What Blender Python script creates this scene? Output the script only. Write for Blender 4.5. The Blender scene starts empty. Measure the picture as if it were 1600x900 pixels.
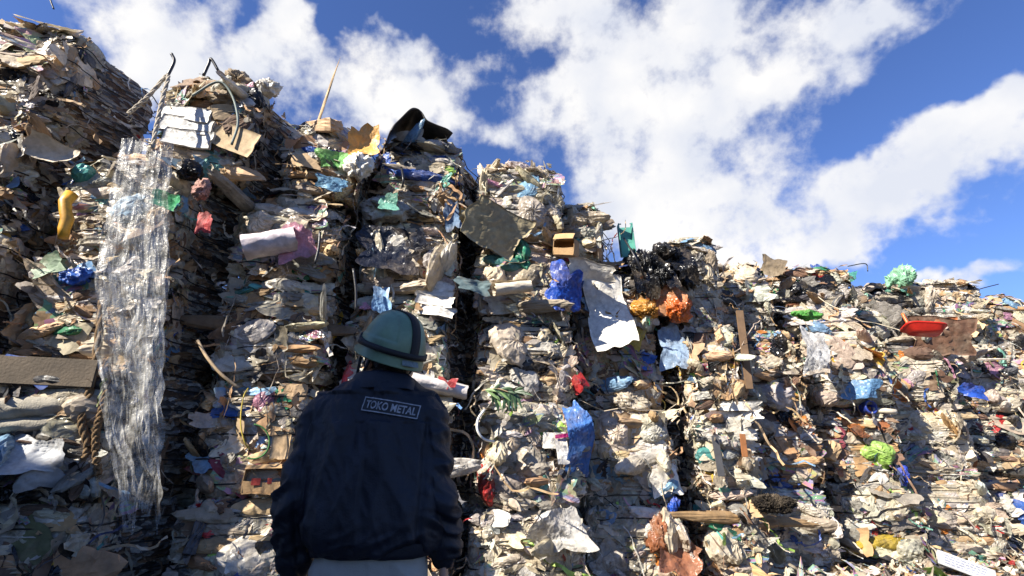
import bpy, bmesh, math, random
import numpy as np
from mathutils import Vector, Matrix, noise as mnoise
from mathutils.bvhtree import BVHTree

R = math.radians
rng = np.random.default_rng(11)
random.seed(5)
scene = bpy.context.scene
col = scene.collection

# ------------------------------------------------------------------ camera geometry
F, PITCH, CAMZ = 760.0, R(19.6), 1.24
CP, SP = math.cos(PITCH), math.sin(PITCH)
A0 = np.array([-3.411, 3.931]); YAW = R(18.22)
T = np.array([math.cos(YAW), math.sin(YAW), 0.0])      # along the wall of bales
N = np.array([math.sin(YAW), -math.cos(YAW), 0.0])     # out of the wall, to the yard
UP = np.array([0.0, 0.0, 1.0])

def wall(s, z, off=0.0):
    return np.array([A0[0], A0[1], 0]) + T * s + N * off + UP * z

def ray(px, py):
    xc, yc = (px - 800) / F, (450 - py) / F
    return np.array([xc, CP - yc * SP, SP + yc * CP])

def spot(px, py, off=0.0):
    """where the wall of bales is that the photograph shows at a pixel, OFF metres in front of it"""
    D = ray(px, py)
    k = (A0[0] * N[0] + A0[1] * N[1] + off) / (D @ N)
    return k * D + np.array([0, 0, CAMZ]), k / F       # point, metres per pixel

def at_depth(px, py, Y):
    D = ray(px, py); k = Y / D[1]
    return k * D + np.array([0, 0, CAMZ])

# ------------------------------------------------------------------ materials
def nodes_of(name):
    m = bpy.data.materials.new(name); m.use_nodes = True
    nt = m.node_tree; nt.nodes.clear()
    return m, nt

def nd(nt, kind, **kw):
    n = nt.nodes.new(kind)
    for k, v in kw.items():
        if k in ('in_',):
            for a, b in v.items(): n.inputs[a].default_value = b
        else: setattr(n, k, v)
    return n

def scrap_material(name, transl=0.3, bump=0.55):
    """crushed packaging: colour and roughness stored per scrap, dirt, print and creases procedural"""
    m, nt = nodes_of(name); L = nt.links.new
    out = nd(nt, 'ShaderNodeOutputMaterial')
    at = nd(nt, 'ShaderNodeAttribute', attribute_name='col')
    uv = nd(nt, 'ShaderNodeAttribute', attribute_name='suv')
    tc = nd(nt, 'ShaderNodeTexCoord')
    no = nd(nt, 'ShaderNodeTexNoise', in_={'Scale': 9.0, 'Detail': 5.0, 'Roughness': 0.65}); L(tc.outputs['Object'], no.inputs['Vector'])
    dr = nd(nt, 'ShaderNodeMapRange', in_={1: 0.32, 2: 0.62, 3: 0.62, 4: 1.08}); L(no.outputs['Fac'], dr.inputs[0])
    # print: blocks of ink on a share of the scraps
    sep = nd(nt, 'ShaderNodeSeparateXYZ'); L(uv.outputs['Vector'], sep.inputs[0])
    sc = nd(nt, 'ShaderNodeVectorMath', operation='MULTIPLY_ADD', in_={1: (1.3, 1.9, 0), 2: (0, 0, 0)}); L(uv.outputs['Vector'], sc.inputs[0])
    ad = nd(nt, 'ShaderNodeVectorMath', operation='ADD'); L(sc.outputs[0], ad.inputs[0])
    r17 = nd(nt, 'ShaderNodeMath', operation='MULTIPLY', in_={1: 37.0}); L(sep.outputs['Z'], r17.inputs[0])
    L(r17.outputs[0], ad.inputs[1])
    br = nd(nt, 'ShaderNodeTexVoronoi', feature='F1', distance='CHEBYCHEV', in_={'Scale': 1.6, 'Randomness': 0.8}); L(ad.outputs[0], br.inputs['Vector'])
    hsv = nd(nt, 'ShaderNodeSeparateColor', mode='HSV'); L(br.outputs['Color'], hsv.inputs[0])
    hr = nd(nt, 'ShaderNodeCombineColor', mode='HSV', in_={1: 0.62, 2: 0.38}); L(hsv.outputs[0], hr.inputs[0])
    g1 = nd(nt, 'ShaderNodeMath', operation='GREATER_THAN', in_={1: 0.91}); L(sep.outputs['Z'], g1.inputs[0])
    g2 = nd(nt, 'ShaderNodeMath', operation='GREATER_THAN', in_={1: 0.55}); L(hsv.outputs[2], g2.inputs[0])
    g3 = nd(nt, 'ShaderNodeMath', operation='MULTIPLY'); L(g1.outputs[0], g3.inputs[0]); L(g2.outputs[0], g3.inputs[1])
    g4 = nd(nt, 'ShaderNodeMath', operation='MULTIPLY', in_={1: 0.75}); L(g3.outputs[0], g4.inputs[0])
    mx = nd(nt, 'ShaderNodeMix', data_type='RGBA'); L(g4.outputs[0], mx.inputs['Factor']); L(at.outputs['Color'], mx.inputs['A']); L(hr.outputs[0], mx.inputs['B'])
    mul = nd(nt, 'ShaderNodeMix', data_type='RGBA', blend_type='MULTIPLY', in_={'Factor': 1.0}); L(mx.outputs['Result'], mul.inputs['A']); L(dr.outputs[0], mul.inputs['B'])
    # creases: small facets, each tilted its own way, in two sizes
    wp = nd(nt, 'ShaderNodeTexNoise', in_={'Scale': 6.0, 'Detail': 2.0}); L(tc.outputs['Object'], wp.inputs['Vector'])
    wa = nd(nt, 'ShaderNodeVectorMath', operation='MULTIPLY_ADD', in_={1: (.16, .16, .16)}); L(wp.outputs['Color'], wa.inputs[0]); L(tc.outputs['Object'], wa.inputs[2])
    hs = []
    for vs_, am in ((12.0, 1.0), (31.0, .8)):
        vo = nd(nt, 'ShaderNodeTexVoronoi', in_={'Scale': vs_}); L(wa.outputs[0], vo.inputs['Vector'])
        df = nd(nt, 'ShaderNodeVectorMath', operation='SUBTRACT'); L(wa.outputs[0], df.inputs[0]); L(vo.outputs['Position'], df.inputs[1])
        rd = nd(nt, 'ShaderNodeVectorMath', operation='SUBTRACT', in_={1: (.5, .5, .5)}); L(vo.outputs['Color'], rd.inputs[0])
        dt = nd(nt, 'ShaderNodeVectorMath', operation='DOT_PRODUCT'); L(df.outputs[0], dt.inputs[0]); L(rd.outputs[0], dt.inputs[1])
        ml = nd(nt, 'ShaderNodeMath', operation='MULTIPLY', in_={1: am}); L(dt.outputs['Value'], ml.inputs[0]); hs.append(ml)
    r2 = nd(nt, 'ShaderNodeMath', operation='ADD'); L(hs[0].outputs[0], r2.inputs[0]); L(hs[1].outputs[0], r2.inputs[1])
    # dust and stains
    st = nd(nt, 'ShaderNodeTexNoise', in_={'Scale': 4.0, 'Detail': 9.0, 'Roughness': .7}); L(wa.outputs[0], st.inputs['Vector'])
    sf = nd(nt, 'ShaderNodeMapRange', in_={1: .5, 2: .72, 3: 0, 4: .6}); L(st.outputs['Fac'], sf.inputs[0])
    du = nd(nt, 'ShaderNodeMix', data_type='RGBA', in_={'B': (.27, .21, .145, 1)}); L(sf.outputs[0], du.inputs['Factor']); L(mul.outputs['Result'], du.inputs['A']); mul = du
    bs = nd(nt, 'ShaderNodeMapRange', in_={1: .2, 2: .8, 3: bump, 4: bump * .22}); L(at.outputs['Alpha'], bs.inputs[0])
    bp = nd(nt, 'ShaderNodeBump', in_={'Distance': 1.0}); L(r2.outputs[0], bp.inputs['Height']); L(bs.outputs[0], bp.inputs['Strength'])
    pb = nd(nt, 'ShaderNodeBsdfPrincipled'); L(mul.outputs['Result'], pb.inputs['Base Color']); L(at.outputs['Alpha'], pb.inputs['Roughness']); L(bp.outputs[0], pb.inputs['Normal'])
    if transl > 0:
        tr = nd(nt, 'ShaderNodeBsdfTranslucent'); L(mul.outputs['Result'], tr.inputs['Color']); L(bp.outputs[0], tr.inputs['Normal'])
        lt = nd(nt, 'ShaderNodeMath', operation='LESS_THAN', in_={1: 0.46}); L(at.outputs['Alpha'], lt.inputs[0])
        lm = nd(nt, 'ShaderNodeMath', operation='MULTIPLY', in_={1: transl}); L(lt.outputs[0], lm.inputs[0])
        ms = nd(nt, 'ShaderNodeMixShader'); L(lm.outputs[0], ms.inputs[0]); L(pb.outputs[0], ms.inputs[1]); L(tr.outputs[0], ms.inputs[2])
        L(ms.outputs[0], out.inputs[0])
    else: L(pb.outputs[0], out.inputs[0])
    return m

def plain(name, c, rough=0.6, var=0.25, scale=8.0, bump=0.2, bscale=40.0, metal=0.0, spec=0.5):
    m, nt = nodes_of(name); L = nt.links.new
    out = nd(nt, 'ShaderNodeOutputMaterial'); tc = nd(nt, 'ShaderNodeTexCoord')
    no = nd(nt, 'ShaderNodeTexNoise', in_={'Scale': scale, 'Detail': 6.0, 'Roughness': 0.6}); L(tc.outputs['Object'], no.inputs['Vector'])
    mr = nd(nt, 'ShaderNodeMapRange', in_={1: .3, 2: .7, 3: 1 - var, 4: 1 + var * .4}); L(no.outputs['Fac'], mr.inputs[0])
    mu = nd(nt, 'ShaderNodeMix', data_type='RGBA', blend_type='MULTIPLY', in_={'Factor': 1.0, 'A': (*c, 1)}); L(mr.outputs[0], mu.inputs['B'])
    n2 = nd(nt, 'ShaderNodeTexNoise', in_={'Scale': bscale, 'Detail': 4.0}); L(tc.outputs['Object'], n2.inputs['Vector'])
    bp = nd(nt, 'ShaderNodeBump', in_={'Strength': bump, 'Distance': 0.01}); L(n2.outputs['Fac'], bp.inputs['Height'])
    pb = nd(nt, 'ShaderNodeBsdfPrincipled', in_={'Roughness': rough, 'Metallic': metal, 'Specular IOR Level': spec})
    L(mu.outputs['Result'], pb.inputs['Base Color']); L(bp.outputs[0], pb.inputs['Normal']); L(pb.outputs[0], out.inputs[0])
    return m

def core_material():
    m, nt = nodes_of('packed_waste'); L = nt.links.new
    out = nd(nt, 'ShaderNodeOutputMaterial'); tc = nd(nt, 'ShaderNodeTexCoord')
    mp = nd(nt, 'ShaderNodeMapping', in_={'Scale': (1, 1, 2.4)}); L(tc.outputs['Object'], mp.inputs[0])
    wp = nd(nt, 'ShaderNodeTexNoise', in_={'Scale': 6.0, 'Detail': 4.0}); L(mp.outputs[0], wp.inputs['Vector'])
    wa = nd(nt, 'ShaderNodeVectorMath', operation='MULTIPLY_ADD', in_={1: (.3, .3, .3)}); L(wp.outputs['Color'], wa.inputs[0]); L(mp.outputs[0], wa.inputs[2])
    vo = nd(nt, 'ShaderNodeTexVoronoi', in_={'Scale': 11.0}); L(wa.outputs[0], vo.inputs['Vector'])
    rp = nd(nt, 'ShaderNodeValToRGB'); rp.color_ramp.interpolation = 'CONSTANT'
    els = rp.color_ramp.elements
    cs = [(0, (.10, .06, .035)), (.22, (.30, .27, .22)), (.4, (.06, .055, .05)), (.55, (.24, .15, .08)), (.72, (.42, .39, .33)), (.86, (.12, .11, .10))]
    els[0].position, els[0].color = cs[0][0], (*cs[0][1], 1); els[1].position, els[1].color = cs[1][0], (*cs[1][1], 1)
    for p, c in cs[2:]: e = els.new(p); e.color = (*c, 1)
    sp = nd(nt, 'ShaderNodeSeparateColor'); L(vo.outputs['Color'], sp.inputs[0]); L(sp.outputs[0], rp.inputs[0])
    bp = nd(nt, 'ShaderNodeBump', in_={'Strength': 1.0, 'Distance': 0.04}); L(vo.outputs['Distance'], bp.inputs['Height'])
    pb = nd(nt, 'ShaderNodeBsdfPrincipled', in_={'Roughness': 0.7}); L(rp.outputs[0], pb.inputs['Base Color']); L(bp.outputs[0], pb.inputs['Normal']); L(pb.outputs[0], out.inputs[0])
    return m

def clear_film_material():
    m, nt = nodes_of('clear_film'); L = nt.links.new
    out = nd(nt, 'ShaderNodeOutputMaterial'); tc = nd(nt, 'ShaderNodeTexCoord')
    mp = nd(nt, 'ShaderNodeMapping', in_={'Scale': (1, 1, .8)}); L(tc.outputs['Object'], mp.inputs[0])
    n1 = nd(nt, 'ShaderNodeTexNoise', in_={'Scale': 10.0, 'Detail': 6.0, 'Roughness': .6}); L(mp.outputs[0], n1.inputs['Vector'])
    n2 = nd(nt, 'ShaderNodeTexNoise', in_={'Scale': 34.0, 'Detail': 3.0}); L(tc.outputs['Object'], n2.inputs['Vector'])
    hs = nd(nt, 'ShaderNodeMath', operation='MULTIPLY_ADD', in_={1: .5}); L(n2.outputs['Fac'], hs.inputs[0]); L(n1.outputs['Fac'], hs.inputs[2])
    bp = nd(nt, 'ShaderNodeBump', in_={'Strength': .7, 'Distance': 0.025}); L(hs.outputs[0], bp.inputs['Height'])
    pb = nd(nt, 'ShaderNodeBsdfPrincipled', in_={'Base Color': (.7, .69, .65, 1), 'Roughness': 0.2, 'Specular IOR Level': .7}); L(bp.outputs[0], pb.inputs['Normal'])
    tr = nd(nt, 'ShaderNodeBsdfTransparent')
    fr = nd(nt, 'ShaderNodeMapRange', in_={1: .40, 2: .68, 3: .07, 4: .50}); L(n1.outputs['Fac'], fr.inputs[0])
    ms = nd(nt, 'ShaderNodeMixShader'); L(fr.outputs[0], ms.inputs[0]); L(tr.outputs[0], ms.inputs[1]); L(pb.outputs[0], ms.inputs[2]); L(ms.outputs[0], out.inputs[0])
    return m

M_SCRAP = scrap_material('crushed_packaging')
M_CORE = core_material()
M_CLEAR = clear_film_material()
M_WIRE = plain('baling_wire', (.05, .045, .04), .5, metal=.6)

# ------------------------------------------------------------------ mesh helpers
def link(name, me, parent=None, kind=None, label=None, cat=None, group=None):
    o = bpy.data.objects.new(name, me); col.objects.link(o)
    if parent is not None: o.parent = parent
    if kind: o['kind'] = kind
    if label: o['label'] = label
    if cat: o['category'] = cat
    if group: o['group'] = group
    return o

class Acc:
    """collects quads with a colour (alpha: roughness) and a little uv per vertex"""
    def __init__(s): s.v, s.q, s.c, s.u, s.f, s.n = [], [], [], [], [], 0
    def add(s, v, q, c, uv=None, smooth=False):
        # v [K,G,3], q [Q,4], c [K,4], uv [K,G,3]
        K, G = v.shape[:2]; s.f.append(np.full(K * len(q), smooth))
        s.v.append(v.reshape(-1, 3)); s.c.append(np.repeat(c, G, 0))
        s.u.append((uv if uv is not None else np.zeros((K, G, 3))).reshape(-1, 3))
        s.q.append((q[None] + (np.arange(K) * G)[:, None, None] + s.n).reshape(-1, 4)); s.n += K * G
    def mesh(s, name, mat, smooth=False):
        v = np.concatenate(s.v); q = np.concatenate(s.q)
        me = quads(name, v, q, mat, smooth)
        if not smooth: me.polygons.foreach_set('use_smooth', np.concatenate(s.f))
        a = me.attributes.new('col', 'FLOAT_COLOR', 'POINT'); a.data.foreach_set('color', np.concatenate(s.c).astype(np.float32).ravel())
        a = me.attributes.new('suv', 'FLOAT_VECTOR', 'POINT'); a.data.foreach_set('vector', np.concatenate(s.u).astype(np.float32).ravel())
        return me

def quads(name, v, q, mat, smooth=False):
    me = bpy.data.meshes.new(name)
    me.vertices.add(len(v)); me.vertices.foreach_set('co', np.asarray(v, np.float32).ravel())
    me.loops.add(q.size); me.loops.foreach_set('vertex_index', q.astype(np.int32).ravel())
    me.polygons.add(len(q)); me.polygons.foreach_set('loop_start', np.arange(0, q.size, 4, dtype=np.int32))
    me.polygons.foreach_set('use_smooth', np.full(len(q), smooth))
    me.update(calc_edges=True); me.materials.append(mat)
    return me

def grid_q(nu, nv, wrap=False):
    i, j = np.meshgrid(np.arange(nu if wrap else nu - 1), np.arange(nv - 1), indexing='ij')
    a = i * nv + j; b = ((i + 1) % nu) * nv + j
    return np.stack([a, b, b + 1, a + 1], -1).reshape(-1, 4)

def patches(K, nu, nv, su, sv, nf=4, amp=.5, curl=.6, jag=.25, fine=.04, corner=.13):
    """K crumpled flat pieces: V-shaped folds across, a bend, an uneven outline"""
    u, v = np.meshgrid(np.linspace(-1, 1, nu), np.linspace(-1, 1, nv), indexing='ij')
    u, v = u.ravel()[None], v.ravel()[None]
    su, sv = np.broadcast_to(su, K)[:, None], np.broadcast_to(sv, K)[:, None]
    ang = np.arctan2(v, u); k = 1.0
    for h in (2, 3, 5): k = k + jag * .5 * np.sin(h * ang + rng.uniform(0, 6.3, (K, 1)))
    edge = np.maximum(abs(u), abs(v)) > .99
    for h in (8, 13): k = k + jag * .16 * np.sin(h * ang + rng.uniform(0, 6.3, (K, 1)))
    k = k + edge * rng.normal(0, jag * .22 * min(1, 40 / (nu * nv)), (K, u.shape[1]))
    k = k * (1 - corner * (u * v) ** 2)
    x, y = u * su / 2 * k, v * sv / 2 * k
    z = np.zeros_like(x); S = np.sqrt(su * sv)
    for j in range(nf):
        th = rng.uniform(0, math.pi, (K, 1)); c = rng.uniform(-.35, .35, (K, 1)) * S
        a = amp * rng.uniform(.35, 1, (K, 1)) * rng.choice([-1, 1], (K, 1)) / (1 + .25 * j)
        z = z + a * abs(x * np.cos(th) + y * np.sin(th) - c)
    z = z - z.mean(1, keepdims=True) + rng.normal(0, 1, z.shape) * fine * S
    cu = rng.normal(0, curl, (K, 1)) / S
    th = rng.uniform(0, math.pi, (K, 1)); w = x * np.cos(th) + y * np.sin(th)
    z = z + cu * w * w
    P = np.stack([x, y, z], -1)
    uv = np.stack([np.broadcast_to(u, x.shape), np.broadcast_to(v, x.shape), np.broadcast_to(rng.uniform(0, 1, (K, 1)), x.shape)], -1)
    return P, grid_q(nu, nv), uv

def blobs(K, sx, sy, sz, nu=12, nv=8, nf=7, amp=.35):
    """K crumpled bags: closed forms creased by V-shaped folds"""
    a, b = np.meshgrid(np.arange(nu) / nu * 2 * math.pi, np.linspace(.02, math.pi - .02, nv), indexing='ij')
    p = np.stack([np.cos(a) * np.sin(b), np.sin(a) * np.sin(b), np.cos(b)], -1).reshape(-1, 3)
    r = np.full((K, len(p)), .75)
    for j in range(nf):
        d = rng.normal(0, 1, (K, 3)); d /= np.linalg.norm(d, axis=1, keepdims=True)
        r = r + amp * rng.uniform(.2, 1, (K, 1)) * rng.choice([-1, 1], (K, 1), p=[.4, .6]) * (abs(d @ p.T - rng.uniform(-.6, .6, (K, 1))) - .4)
    r = np.clip(r, .25, 1.6) + rng.normal(0, .04, r.shape)
    P = p[None] * r[..., None] * np.stack(np.broadcast_arrays(sx, sy, sz), -1).reshape(-1, 1, 3) / 2
    uv = np.broadcast_to(np.concatenate([p[:, :2], np.full((len(p), 1), .5)], 1)[None], P.shape)
    return P, grid_q(nu, nv, True), uv

def boxes(K, sx, sy, sz, nu=20, nv=11):
    """K crushed cartons: box-like closed forms, dented"""
    P, q, uv = blobs(K, 2.0, 2.0, 2.0, nu, nv, 5, .10)
    r = np.linalg.norm(P, axis=2, keepdims=True); d = P / r
    B = d / np.maximum(abs(d).max(2, keepdims=True), 1e-6) * (.62 + .5 * r / r.mean(1, keepdims=True)) * .89
    return B * np.stack(np.broadcast_arrays(sx, sy, sz), -1).reshape(-1, 1, 3) / 2, q, uv

def bottles(K, ln_, r, nu=14):
    """K crushed drink bottles"""
    prof = np.array([(-.5, .01), (-.49, .8), (-.44, 1), (-.2, .96), (-.12, 1.0), (.1, 1.0), (.22, .92), (.36, .42), (.40, .36), (.41, .42), (.48, .42), (.5, .4), (.5, .01)])
    a = np.arange(nu) / nu * 2 * math.pi
    x = np.broadcast_to(prof[None, :, 0], (nu, len(prof))); y = np.cos(a)[:, None] * prof[None, :, 1]; z = np.sin(a)[:, None] * prof[None, :, 1]
    P = np.stack([x, y, z], -1).reshape(1, -1, 3) * np.stack([np.broadcast_to(ln_, K), np.broadcast_to(r, K), np.broadcast_to(r, K) * rng.uniform(.35, .8, K)], -1)[:, None]
    for j in range(3):
        th = rng.uniform(0, 6.3, (K, 1)); c = rng.uniform(-.3, .3, (K, 1)) * np.reshape(ln_, (-1, 1))
        P[..., 2] += .25 * abs(P[..., 0] - c) * np.cos(th); P[..., 1] += .2 * abs(P[..., 0] - c) * np.sin(th)
    return P, grid_q(nu, len(prof), True), np.zeros(P.shape) + .3

def frames(nrm, tilt, spin, flat_spin=None):
    """orientation per piece: local z along the (tilted) surface normal, local x level"""
    K = len(nrm)
    n = nrm + rng.normal(0, 1, (K, 3)) * tilt; n /= np.linalg.norm(n, axis=1, keepdims=True)
    t = np.cross(UP + rng.normal(0, .02, (K, 3)), n); t /= np.linalg.norm(t, axis=1, keepdims=True) + 1e-9
    b = np.cross(n, t)
    ph = (rng.uniform(-math.pi, math.pi, K) if spin is None else rng.normal(0, 1, K) * spin)[:, None]
    x = t * np.cos(ph) + b * np.sin(ph); y = -t * np.sin(ph) + b * np.cos(ph)
    return np.stack([x, y, n], -1)        # columns

def place(P, Rm, pos): return np.einsum('kij,kgj->kgi', Rm, P) + pos[:, None]

# ------------------------------------------------------------------ colours (albedo, roughness)
C = dict(white=(.79, .745, .66), cream=(.71, .60, .44), milky=(.70, .63, .50), grey=(.37, .345, .30), card=(.44, .265, .13), cardlight=(.57, .395, .22), cardpale=(.60, .50, .37),
         brown=(.17, .10, .06), rust=(.36, .13, .05), black=(.018, .018, .02), dark=(.07, .07, .075), blue=(.05, .15, .52), sky=(.27, .46, .68), navy=(.04, .06, .16), green=(.06, .34, .17), mint=(.22, .52, .40),
         lime=(.38, .62, .12), red=(.55, .04, .04), orange=(.72, .25, .05), yellow=(.74, .48, .06), pink=(.68, .34, .45), teal=(.10, .36, .34), olive=(.20, .21, .10), sand=(.48, .40, .29), maroon=(.22, .04, .06))
ROUGH = dict(white=.33, cream=.4, milky=.24, grey=.4, card=.85, cardlight=.85, cardpale=.8, brown=.8, rust=.5, black=.28, dark=.5, blue=.38, sky=.4, navy=.5, green=.4, mint=.36, lime=.45, red=.4, orange=.42, yellow=.45, pink=.4, teal=.45, olive=.8, sand=.8, maroon=.7)
ACC = dict(blue=.014, sky=.02, navy=.008, green=.008, mint=.012, lime=.007, red=.008, orange=.01, yellow=.009, pink=.01, teal=.006, maroon=.006)
TYPES = {
    'film':  dict(white=.30, cream=.26, milky=.2, grey=.04, cardlight=.09, cardpale=.08, card=.06, dark=.03, black=.02, sand=.03),
    'mixed': dict(white=.20, cream=.19, milky=.09, grey=.04, cardlight=.15, cardpale=.10, card=.13, brown=.03, dark=.05, black=.04, sand=.05),
    'card':  dict(white=.12, cream=.12, milky=.06, grey=.03, cardlight=.23, cardpale=.13, card=.2, brown=.07, dark=.03, black=.02, sand=.06),
    'dirty_shaded': dict(white=.09, cream=.12, milky=.15, grey=.17, cardlight=.06, cardpale=.05, card=.09, brown=.13, dark=.14, black=.10, sand=.1, olive=.05),  # real dirt, plus shade put into the colours as darker waste
    'wrap':  dict(white=.2, cream=.18, milky=.36, grey=.1, cardlight=.05, cardpale=.04, card=.04, brown=.03, dark=.03, sand=.05),
    'brown': dict(white=.07, cream=.09, milky=.07, grey=.05, cardlight=.15, cardpale=.06, card=.22, brown=.18, dark=.08, black=.05, rust=.06, sand=.05),
}
ALL = list(C); CARR = np.array([C[k] + (ROUGH[k],) for k in ALL])
def weights(tp):
    w = dict(TYPES[tp])
    for k, v in ACC.items(): w[k] = w.get(k, 0) + v * .62
    a = np.array([w.get(k, 0.0) for k in ALL]); return a / a.sum()

def colours(K, w, band=None, bands=None):
    """per-piece colours; BANDS gives each compressed layer of a bale a leading colour"""
    idx = rng.choice(len(ALL), K, p=w)
    if band is not None:
        lead = bands[band]; use = rng.random(K) < .38
        idx = np.where(use, lead, idx)
    c = CARR[idx].copy()
    c[:, :3] *= rng.uniform(.62, 1.08, (K, 1)) * (1 + rng.normal(0, .03, (K, 3)))
    c[:, 3] = np.clip(c[:, 3] + rng.normal(0, .05, K), .15, .95)
    c[:, :3] = np.clip(c[:, :3], .012, .85)
    return c, idx

# ------------------------------------------------------------------ one bale
class Bale:
    def __init__(b, w, d, h):
        b.w, b.d, b.h = w, d, h
        b.ph = rng.uniform(0, 6.3, 8); b.nt = 4 if h < .9 else 5
        b.tz = (np.arange(b.nt) + .75 + rng.uniform(-.12, .12, b.nt)) / (b.nt + .5) * h
        th = np.linspace(-math.pi * .66, math.pi * .66, 400)
        p = b.ring(th); seg = np.linalg.norm(np.diff(p, axis=0), axis=1)
        wgt = seg * np.where(abs(th[:-1] + th[1:]) / 2 < math.pi * .36, 1.0, .75)
        b.th, b.cdf, b.area = th, np.concatenate([[0], np.cumsum(wgt)]) / wgt.sum(), seg.sum() * h
    def ring(b, th, e=.34):
        s, c = np.sin(th), np.cos(th)
        x, y = b.w / 2 * np.sign(s) * abs(s) ** e, -b.d / 2 * np.sign(c) * abs(c) ** e
        back = np.clip((y + .22 * b.d) / (.45 * b.d), 0, 1)              # squeezed against its neighbours at the back
        return np.stack([x * (1 + back * back * (3 - 2 * back) * .46 / b.w), y], -1)
    def surf(b, th, z, ties=True):
        p = b.ring(th); f = z / b.h
        k = 1 - .15 * abs(2 * f - 1) ** 4
        k = k + .028 * np.sin(3 * th + b.ph[0] + 4 * f) + .022 * np.sin(7 * th + b.ph[1] - 6 * f) + .02 * np.sin(9 * f + b.ph[2] + 2 * th) + .014 * np.sin(13 * th + b.ph[3] + 11 * f)
        if ties:
            for t in b.tz: k = k - .045 * np.exp(-((z - t) / .022) ** 2)
        return np.concatenate([p * k[:, None], z[:, None]], 1)
    def normal(b, th, z):
        e = .02; a = b.surf(th + e, z, False) - b.surf(th - e, z, False); c = b.surf(th, z + e, False) - b.surf(th, z - e, False)
        n = np.cross(a, c); return n / (np.linalg.norm(n, axis=1, keepdims=True) + 1e-9)
    def sample(b, K, zlo=0.0, zhi=1.0):
        th = np.interp(rng.random(K), b.cdf, b.th); z = rng.uniform(zlo, zhi, K) * b.h
        return th, z
    def top(b, K):
        x = rng.uniform(-.46, .46, K) * b.w; y = rng.uniform(-.5, .35, K) * b.d
        z = b.h + .035 * np.sin(5 * x + b.ph[4]) + .03 * np.sin(6 * y + b.ph[5]) - .14 * (abs(x) / b.w * 2) ** 4 + rng.uniform(-.03, .05, K)
        nr = np.stack([.9 * (x / b.w), .9 * (y / b.d), np.full(K, .8)], -1); nr /= np.linalg.norm(nr, axis=1, keepdims=True)
        return np.stack([x, y, z], -1), nr

PART = {'card': 'cardboard_sheet', 'cardlight': 'cardboard_sheet', 'cardpale': 'cardboard_sheet', 'brown': 'cardboard_sheet', 'sand': 'paper_sheet', 'cream': 'paper_sheet', 'olive': 'cloth_scrap', 'dark': 'cloth_scrap', 'maroon': 'cloth_scrap', 'navy': 'cloth_scrap'}

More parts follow.
